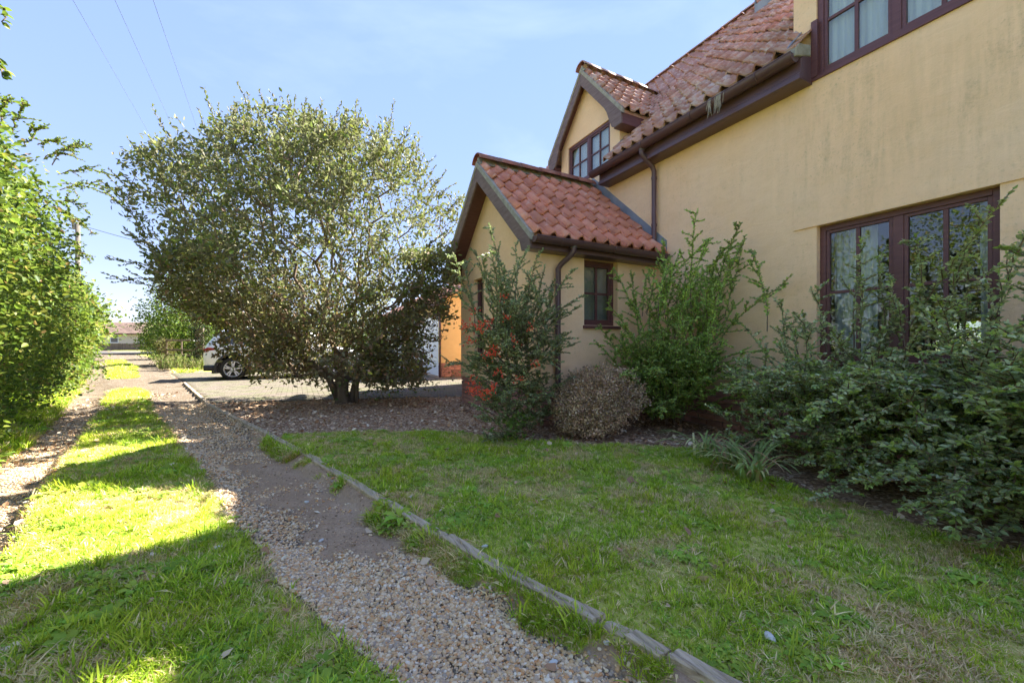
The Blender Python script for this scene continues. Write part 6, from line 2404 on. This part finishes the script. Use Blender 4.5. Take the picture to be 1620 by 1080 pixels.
# 5 strap-leaved plants in the border
cl_i = 0
for (x, y, n_, lab) in ((3.22, 2.44, 30, 'leftmost clump of arching strap leaves at the lawn edge'), (3.10, 2.14, 36, 'middle clump of strap leaves with yellowed blades below the big shrub'), (3.00, 1.86, 34, 'rightmost clump of strap leaves half under the big shrub')):
    cp = thing('strap_leaf_plant', lab, 'plant', (x, y, 0), 'strap-leaved plants along the border')
    for q_ in range(n_):
        a = RNG.uniform(0, 6.28); L_ = RNG.uniform(0.30, 0.55)
        base = np.array([x + RNG.normal(0, 0.045), y + RNG.normal(0, 0.045), 0.0])
        d = np.array([math.cos(a) * 0.38 - 0.12, math.sin(a) * 0.38, 1.0]); d /= np.linalg.norm(d)
        pts = [base]
        n2 = 9
        dd = d.copy()
        for k in range(n2):
            dd = dd + np.array([math.cos(a) * 0.10, math.sin(a) * 0.10, -0.20 * (k / n2) * 1.7])
            dd /= np.linalg.norm(dd)
            pts.append(pts[-1] + dd * L_ / n2)
        sd2 = np.array([-math.sin(a), math.cos(a), 0])
        V, F = [], []
        for k, p in enumerate(pts):
            wv_ = 0.0105 * math.sin(math.pi * (0.18 + 0.82 * (1 - k / n2)) * 0.62) * (1 if k < n2 else 0.1)
            V += [p - sd2 * wv_ + [0, 0, 0.002], p, p + sd2 * wv_ + [0, 0, 0.002]]
        for k in range(n2):
            F += [(3 * k, 3 * k + 1, 3 * k + 4, 3 * k + 3), (3 * k + 1, 3 * k + 2, 3 * k + 5, 3 * k + 4)]
        c = pick_col(1, [(0.46, 0.56, 0.20), (0.34, 0.44, 0.14), (0.85, 0.76, 0.36), (0.70, 0.42, 0.25)], [4, 3, 2.2, 1])
        mesh_obj('leaf', V, F, 'leaf_hedge', cp, True, ('col', np.repeat(c, len(V), 0)))


# ------------------------------------------------------------------ SCATTER (geometry nodes, instances of small real pieces)
def proto_col(name, objs):
    c = bpy.data.collections.new(name)
    for o in objs:
        c.objects.link(o)
    return c


def mk_proto(name, V, F, mat, colors=None, smooth=False):
    o = mesh_obj(name, V, F, mat, None, smooth, ('col', np.asarray(colors)) if colors is not None else None)
    COL.objects.unlink(o)
    return o


def scatter(name, pts, rot, scl, idx, col, label=None, cat=None):
    pts = np.asarray(pts, float)
    me = bpy.data.meshes.new(name)
    me.vertices.add(len(pts))
    me.vertices.foreach_set('co', pts.ravel())
    for nm, typ, dat in (('rot', 'FLOAT_VECTOR', rot), ('scl', 'FLOAT_VECTOR', scl)):
        a = me.attributes.new(nm, typ, 'POINT'); a.data.foreach_set('vector', np.asarray(dat, np.float32).ravel())
    a = me.attributes.new('idx', 'INT', 'POINT'); a.data.foreach_set('value', np.asarray(idx, np.int32))
    o = bpy.data.objects.new(name, me)
    COL.objects.link(o)
    ng = bpy.data.node_groups.new(name, 'GeometryNodeTree')
    ng.interface.new_socket('Geometry', in_out='INPUT', socket_type='NodeSocketGeometry')
    ng.interface.new_socket('Geometry', in_out='OUTPUT', socket_type='NodeSocketGeometry')
    gi = ng.nodes.new('NodeGroupInput'); go = ng.nodes.new('NodeGroupOutput')
    ip = ng.nodes.new('GeometryNodeInstanceOnPoints')
    ci = ng.nodes.new('GeometryNodeCollectionInfo')
    ci.inputs['Collection'].default_value = col
    ci.inputs['Separate Children'].default_value = True
    ci.inputs['Reset Children'].default_value = True
    ip.inputs['Pick Instance'].default_value = True

    def attr(nm, typ):
        n_ = ng.nodes.new('GeometryNodeInputNamedAttribute'); n_.data_type = typ; n_.inputs['Name'].default_value = nm
        return n_.outputs['Attribute']
    ng.links.new(gi.outputs[0], ip.inputs['Points'])
    ng.links.new(ci.outputs[0], ip.inputs['Instance'])
    ng.links.new(attr('rot', 'FLOAT_VECTOR'), ip.inputs['Rotation'])
    ng.links.new(attr('scl', 'FLOAT_VECTOR'), ip.inputs['Scale'])
    ng.links.new(attr('idx', 'INT'), ip.inputs['Instance Index'])
    ng.links.new(ip.outputs[0], go.inputs[0])
    md = o.modifiers.new('scatter', 'NODES'); md.node_group = ng
    tag(o, label, cat, None, 'stuff')
    return o


def tuft(name, nbl, h, rad_, cols, w, lean=0.5, bw=0.0022):
    V, F, C = [], [], []
    for i in range(nbl):
        a = random.uniform(0, 6.28); r = rad_ * math.sqrt(random.random())
        bx, by = math.cos(a) * r, math.sin(a) * r
        a2 = a + random.gauss(0, 0.8)
        L_ = h * random.uniform(0.5, 1.15)
        ln_ = lean * random.uniform(0.3, 1.3)
        sx, sy = -math.sin(a2), math.cos(a2)
        k = len(V)
        for t, wq in ((0, 1.0), (0.4, 0.95), (0.75, 0.65)):
            hz = L_ * (t - 0.25 * ln_ * t * t); hx_ = L_ * ln_ * t * t * 0.9
            px_, py_ = bx + math.cos(a2) * hx_, by + math.sin(a2) * hx_
            V += [(px_ - sx * bw * wq, py_ - sy * bw * wq, hz), (px_ + sx * bw * wq, py_ + sy * bw * wq, hz)]
        V.append((bx + math.cos(a2) * L_ * ln_ * 0.9, by + math.sin(a2) * L_ * ln_ * 0.9, L_ * (1 - 0.25 * ln_)))
        F += [(k, k + 1, k + 3, k + 2), (k + 2, k + 3, k + 5, k + 4), (k + 4, k + 5, k + 6)]
        c = random.choices(cols, w)[0]
        j = random.uniform(0.8, 1.2)
        C += [[q_ * j for q_ in c]] * 7
    return mk_proto(name, V, F, 'grass_blade', C)


g1, g2, g3 = (0.40, 0.56, 0.05), (0.50, 0.63, 0.065), (0.29, 0.46, 0.045)
sw, sw2 = (0.86, 0.70, 0.38), (0.72, 0.54, 0.28)
protos = [
    tuft('grass_a', 9, 0.042, 0.016, [g1, g2, g3, sw], [4, 3, 3, 1.2], 1.0),
    tuft('grass_b', 8, 0.052, 0.018, [g1, g2, g3, sw], [3, 4, 2, 0.8], 0.8),
    tuft('grass_c', 8, 0.036, 0.020, [g1, g3, sw, sw2], [3, 3, 2.4, 1.2], 1.4),
    tuft('grass_d', 12, 0.030, 0.020, [sw, sw2, g2, g1], [4, 4, 2, 1], 1.3, 0.0018),
    tuft('grass_e', 8, 0.026, 0.022, [sw2, sw, g3], [4, 4, 2], 1.8, 0.0018),
]
# broad-leaved weeds
V, F, C = [], [], []
for i in range(7):
    a = i * 0.9 + random.uniform(-.2, .2); L_ = random.uniform(0.025, 0.05); w_ = L_ * 0.22
    c, s_ = math.cos(a), math.sin(a)
    k = len(V)
    for (t, wq, z) in ((0.05, 0.2, 0.004), (0.45, 1, 0.016), (0.8, 0.8, 0.018), (1.0, 0.1, 0.010)):
        V += [(c * L_ * t - s_ * w_ * wq, s_ * L_ * t + c * w_ * wq, z), (c * L_ * t + s_ * w_ * wq, s_ * L_ * t - c * w_ * wq, z)]
    F += [(k + 2 * q_, k + 2 * q_ + 1, k + 2 * q_ + 3, k + 2 * q_ + 2) for q_ in range(3)]
    C += [[0.34 * random.uniform(.8, 1.2), 0.50, 0.08]] * 8
protos.append(mk_proto('grass_f', V, F, 'grass_blade', C))
gcol = proto_col('grass_protos', protos)


def grass_points(poly_fn, x0, x1, y0, y1, dens, seed=1):
    n = int((x1 - x0) * (y1 - y0) * dens)
    x = RNG.uniform(x0, x1, n); y = RNG.uniform(y0, y1, n)
    g, gr, li = weights(x, y)
    m = RNG.random(n) < np.clip(gr * 1.15 - 0.05, 0, 1)
    if poly_fn is not None:
        m &= poly_fn(x, y)
    # keep what the camera can see
    d = 0.4635 * x + 0.886 * y; X_ = 0.886 * x - 0.4635 * y
    m &= (d > 0.35) & (np.abs(X_) < d * 1.35 + 0.5)
    return x[m], y[m]


def make_grass(name, label, fn, boxes, dry, tall=1.0):
    xs_, ys_, sc_ = [], [], []
    for (x0, x1, y0, y1, dens, s) in boxes:
        x, y = grass_points(fn, x0, x1, y0, y1, dens)
        xs_.append(x); ys_.append(y); sc_.append(np.full(len(x), s))
    x, y, s = np.concatenate(xs_), np.concatenate(ys_), np.concatenate(sc_)
    n = len(x)
    patch = fbm(x, y, 1.6, 41) * 0.6 + fbm(x, y, 5, 57) * 0.4
    r = RNG.random(n)
    dryness = np.clip((patch - dry) * 5, 0, 1)
    pd = r < dryness * 0.9
    # bare patches
    keep = np.ones(n, bool)
    bare = (fbm(x, y, 3.1, 77) > 0.57)
    idx = np.where(pd, RNG.choice([3, 4], n), RNG.choice([0, 1, 2, 2], n))
    idx = np.where(bare & (RNG.random(n) < 0.80), RNG.choice([3, 4, 4], n), idx)
    wsel = (fbm(x, y, 4.2, 91) > 0.58) & (RNG.random(n) < 0.16)
    idx = np.where(wsel, 5, idx)
    z = ground_h(x, y) - 0.002
    clump = 0.50 + 1.0 * np.clip(fbm(x, y, 3.4, 63) - 0.2, 0, 1) + 0.5 * (RNG.random(n) < 0.06)
    sc3 = (s * clump * RNG.uniform(0.75, 1.25, n) * tall)[:, None] * np.array([[1, 1, 1.0]])
    rot = np.stack([RNG.normal(0, 0.12, n), RNG.normal(0, 0.12, n), RNG.uniform(0, 6.28, n)], 1)
    P = np.stack([x, y, z], 1)[keep]
    return scatter(name, P, rot[keep], sc3[keep], idx[keep], gcol, label, 'grass')


make_grass('lawn_grass', 'mown lawn grass with straw patches beside the house', lambda x, y: in_poly(x, y, LAWN), [(0.2, 3.6, 0.2, 3.0, 3900, 0.92), (-0.2, 3.6, 3.0, 5.5, 3000, 1.0)], 0.48)
make_grass('strip_grass', 'bright green grass strip running up the middle of the lane', lambda x, y: (x < gx(y) + 0.25) & (x > lx(y) - 0.2), [(-2.2, 0.7, 0.9, 3.4, 3700, 0.95), (-3.6, 0.4, 3.4, 9.0, 2200, 1.2), (-6, 0, 9, 20, 500, 2.0), (-13, -3, 20, 37, 90, 3.2)], 0.54)
make_grass('verge_grass', 'rough grass on the verge at the foot of the hedge', lambda x, y: (x < hx(y) + 0.4) | (x > kx(y)) & (y > 19), [(-4.2, -2.2, 4.0, 10.0, 1400, 1.7), (-9, -3.5, 10, 20, 260, 3.0), (-20, -6, 20, 45, 45, 4.5)], 0.56, 1.3)
make_grass('kerb_grass', 'tufts of grass clinging to the lane side of the timber edging', lambda x, y: (x < kx(y) - 0.032) & (x > kx(y) - 0.27), [(-0.3, 1.2, 0.9, 5.2, 6500, 1.1)], 0.47, 1.25)

# pebbles
pp_objs = []
for q_ in range(5):
    bmx = bmesh.new(); bmesh.ops.create_icosphere(bmx, subdivisions=2, radius=1)
    sx, sy, sz = random.uniform(0.8, 1.25), random.uniform(0.65, 1.0), random.uniform(0.42, 0.7)
    for v in bmx.verts:
        nn = 1 + 0.16 * (vnoise(v.co.x * 2 + q_ * 9, v.co.y * 2 + v.co.z * 1.7, 1, q_) - 0.5) * 2
        v.co = Vector((v.co.x * sx, v.co.y * sy, v.co.z * sz)) * float(nn)
    me = bpy.data.meshes.new('pebble'); bmx.to_mesh(me); bmx.free()
    me.polygons.foreach_set('use_smooth', np.ones(len(me.polygons), bool))
    me.materials.append(MATS['pebble'])
    pp_objs.append(bpy.data.objects.new('pebble_%d' % q_, me))
pcol = proto_col('pebble_protos', pp_objs)


def make_pebbles(name, label, boxes):
    PX, PY, S = [], [], []
    for (x0, x1, y0, y1, dens, s0, s1, thr) in boxes:
        n = int((x1 - x0) * (y1 - y0) * dens)
        x = RNG.uniform(x0, x1, n); y = RNG.uniform(y0, y1, n)
        g, gr, li = weights(x, y)
        m = (RNG.random(n) < np.clip(g * 1.15 - 0.05 + thr, 0, 1)) & (gr < 0.35) & (x > hx(y) + 0.15) & (x < kx(y) - 0.03)
        dl = 0.4635 * x + 0.886 * y; X_ = 0.886 * x - 0.4635 * y
        m &= (dl > 0.35) & (np.abs(X_) < dl * 1.32 + 0.3)
        x, y = x[m], y[m]
        PX.append(x); PY.append(y); S.append(s0 + (s1 - s0) * RNG.random(len(x)) ** 2.2)
    x, y, s = map(np.concatenate, (PX, PY, S))
    n = len(x)
    z = ground_h(x, y) + s * 0.12 + RNG.uniform(0, 0.004, n)
    rot = np.stack([RNG.normal(0, 0.35, n), RNG.normal(0, 0.35, n), RNG.uniform(0, 6.28, n)], 1)
    scatter(name, np.stack([x, y, z], 1), rot, np.repeat(s[:, None], 3, 1), RNG.integers(0, 5, n), pcol, label, 'gravel')


make_pebbles('gravel', 'loose rounded gravel in the wheel tracks of the lane', [(-0.4, 1.2, 0.9, 2.4, 26000, 0.0035, 0.0105, 0.05), (-1.2, 0.7, 2.3, 5.0, 9500, 0.0035, 0.011, 0.06), (-3.0, 0.2, 4.8, 9.0, 4200, 0.005, 0.013, 0.03), (-3.4, -1.2, 2.6, 9.0, 3200, 0.004, 0.012, 0.0)])

# crumbs of earth and grit on the bare soil
cm_ = []
for q_ in range(3):
    m_ = pp_objs[q_].data.copy(); m_.materials.clear(); m_.materials.append(MATS['crumb'])
    cm_.append(bpy.data.objects.new('crumb_%d' % q_, m_))
ccol = proto_col('crumb_protos', cm_)
n = 60000
x = RNG.uniform(-1.6, 1.2, n); y = 0.9 + RNG.random(n) ** 1.4 * 6.5
g, gr, li = weights(x, y)
m = (x > gx(y) - 0.05) & (x < kx(y) - 0.03) & (g < 0.6) & (RNG.random(n) < 0.35 + 0.65 * (fbm(x, y, 5, 12) > 0.5))
x, y = x[m], y[m]; n = len(x)
s_ = 0.0016 + 0.0055 * RNG.random(n) ** 3.5
rot = np.stack([RNG.normal(0, 0.5, n), RNG.normal(0, 0.5, n), RNG.uniform(0, 6.28, n)], 1)
scatter('soil_crumbs', np.stack([x, y, ground_h(x, y) + s_ * 0.2], 1), rot, np.repeat(s_[:, None], 3, 1), RNG.integers(0, 3, n), ccol, 'crumbs of brown earth and grit on the bare part of the track', 'soil')

# fallen leaves
V = []; lp = []
for q_ in range(4):
    L_, w_ = 0.045, 0.013 + 0.004 * q_
    cu = random.uniform(0.15, 0.5); bn_ = random.uniform(-0.3, 0.3)
    V = [(0, 0, 0.002), (L_ * .3, -w_, 0.004 + cu * w_), (L_ * .7, -w_ * .8, 0.006 + cu * w_), (L_, bn_ * 0.02, 0.006 + cu * 0.02), (L_ * .7, w_ * .8, 0.005 + cu * w_), (L_ * .3, w_, 0.004 + cu * w_)]
    lp.append(mk_proto('dead_leaf_%d' % q_, V, [(0, 1, 2, 3), (0, 3, 4, 5)], 'dead_leaf'))
lcol = proto_col('leaf_protos', lp)
N_ = 15000
x = RNG.uniform(-1.6, 4.5, N_); y = RNG.uniform(2.0, 9.0, N_)
g, gr, li = weights(x, y)
m = (li > 0.5) & (RNG.random(N_) < 0.55)
ins = inside_house(np.stack([x, y, y * 0], 1))
m &= ~ins
# stray leaves elsewhere
N2 = 1500
x2 = RNG.uniform(-3.4, 3.4, N2); y2 = RNG.uniform(0.9, 9, N2)
k2 = (RNG.random(N2) < 0.40) & ~inside_house(np.stack([x2, y2, y2 * 0], 1))
N3 = 1400
x3 = RNG.uniform(-4.0, -2.2, N3); y3 = RNG.uniform(4, 11, N3)
X_ = np.concatenate([x[m], x2[k2], x3]); Y_ = np.concatenate([y[m], y2[k2], y3])
n = len(X_)
Z_ = ground_h(X_, Y_) + 0.003
Z_[m.sum():] += 0.008
rot = np.stack([RNG.normal(0, 0.35, n), RNG.normal(0, 0.35, n), RNG.uniform(0, 6.28, n)], 1)
s = RNG.uniform(0.5, 1.25, n)
scatter('fallen_leaves', np.stack([X_, Y_, Z_], 1), rot, np.repeat(s[:, None], 3, 1), RNG.integers(0, 4, n), lcol, 'brown fallen leaves littering the bed, the lawn and the lane', 'leaves')

# pale flints lying about: each its own stone
fm = pp_objs[0].data.copy(); fm.materials.clear(); fm.materials.append(MATS['flint'])
for (px, py, s_, lab) in ((875, 1018, 0.017, 'white flint on the bare soil near the bottom edge'), (960, 1010, 0.013, 'small white flint against the timber edging'), (767, 868, 0.016, 'white flint on the lawn beside a dark leaf'), (650, 786, 0.016, 'white flint on the lawn near the middle of the edging'),
                          (485, 782, 0.016, 'pale flat stone on the soil rut, upper one'), (508, 839, 0.016, 'pale flat stone on the soil rut, lower one'), (1218, 1016, 0.022, 'pale brown curled piece of bark on the lawn'), (345, 870, 0.024, 'pale stone half hidden in the lane grass')):
    dd_ = 650.0 / (py - 547)
    p = at(px, dd_)
    o = bpy.data.objects.new('stone', fm)
    COL.objects.link(o)
    o.location = (p.x, p.y, float(ground_h(p.x, p.y)) + s_ * 0.4)
    o.scale = (s_, s_ * 0.8, s_ * 0.9)
    o.rotation_euler = (0.1, 0.1, px * 0.7)
    tag(o, lab, 'stone')

# hedge in the back garden, seen through the house windows
bh = bush('garden_hedge', 'sunlit green hedge behind the house, glimpsed through the ground-floor window', 'hedge', 14.4, 4.0, 1.2, 5.5, 4.6, 1100, 0.13, [(0.13, 0.17, 0.02), (0.08, 0.12, 0.015)], [1, 1], spread=0.2)
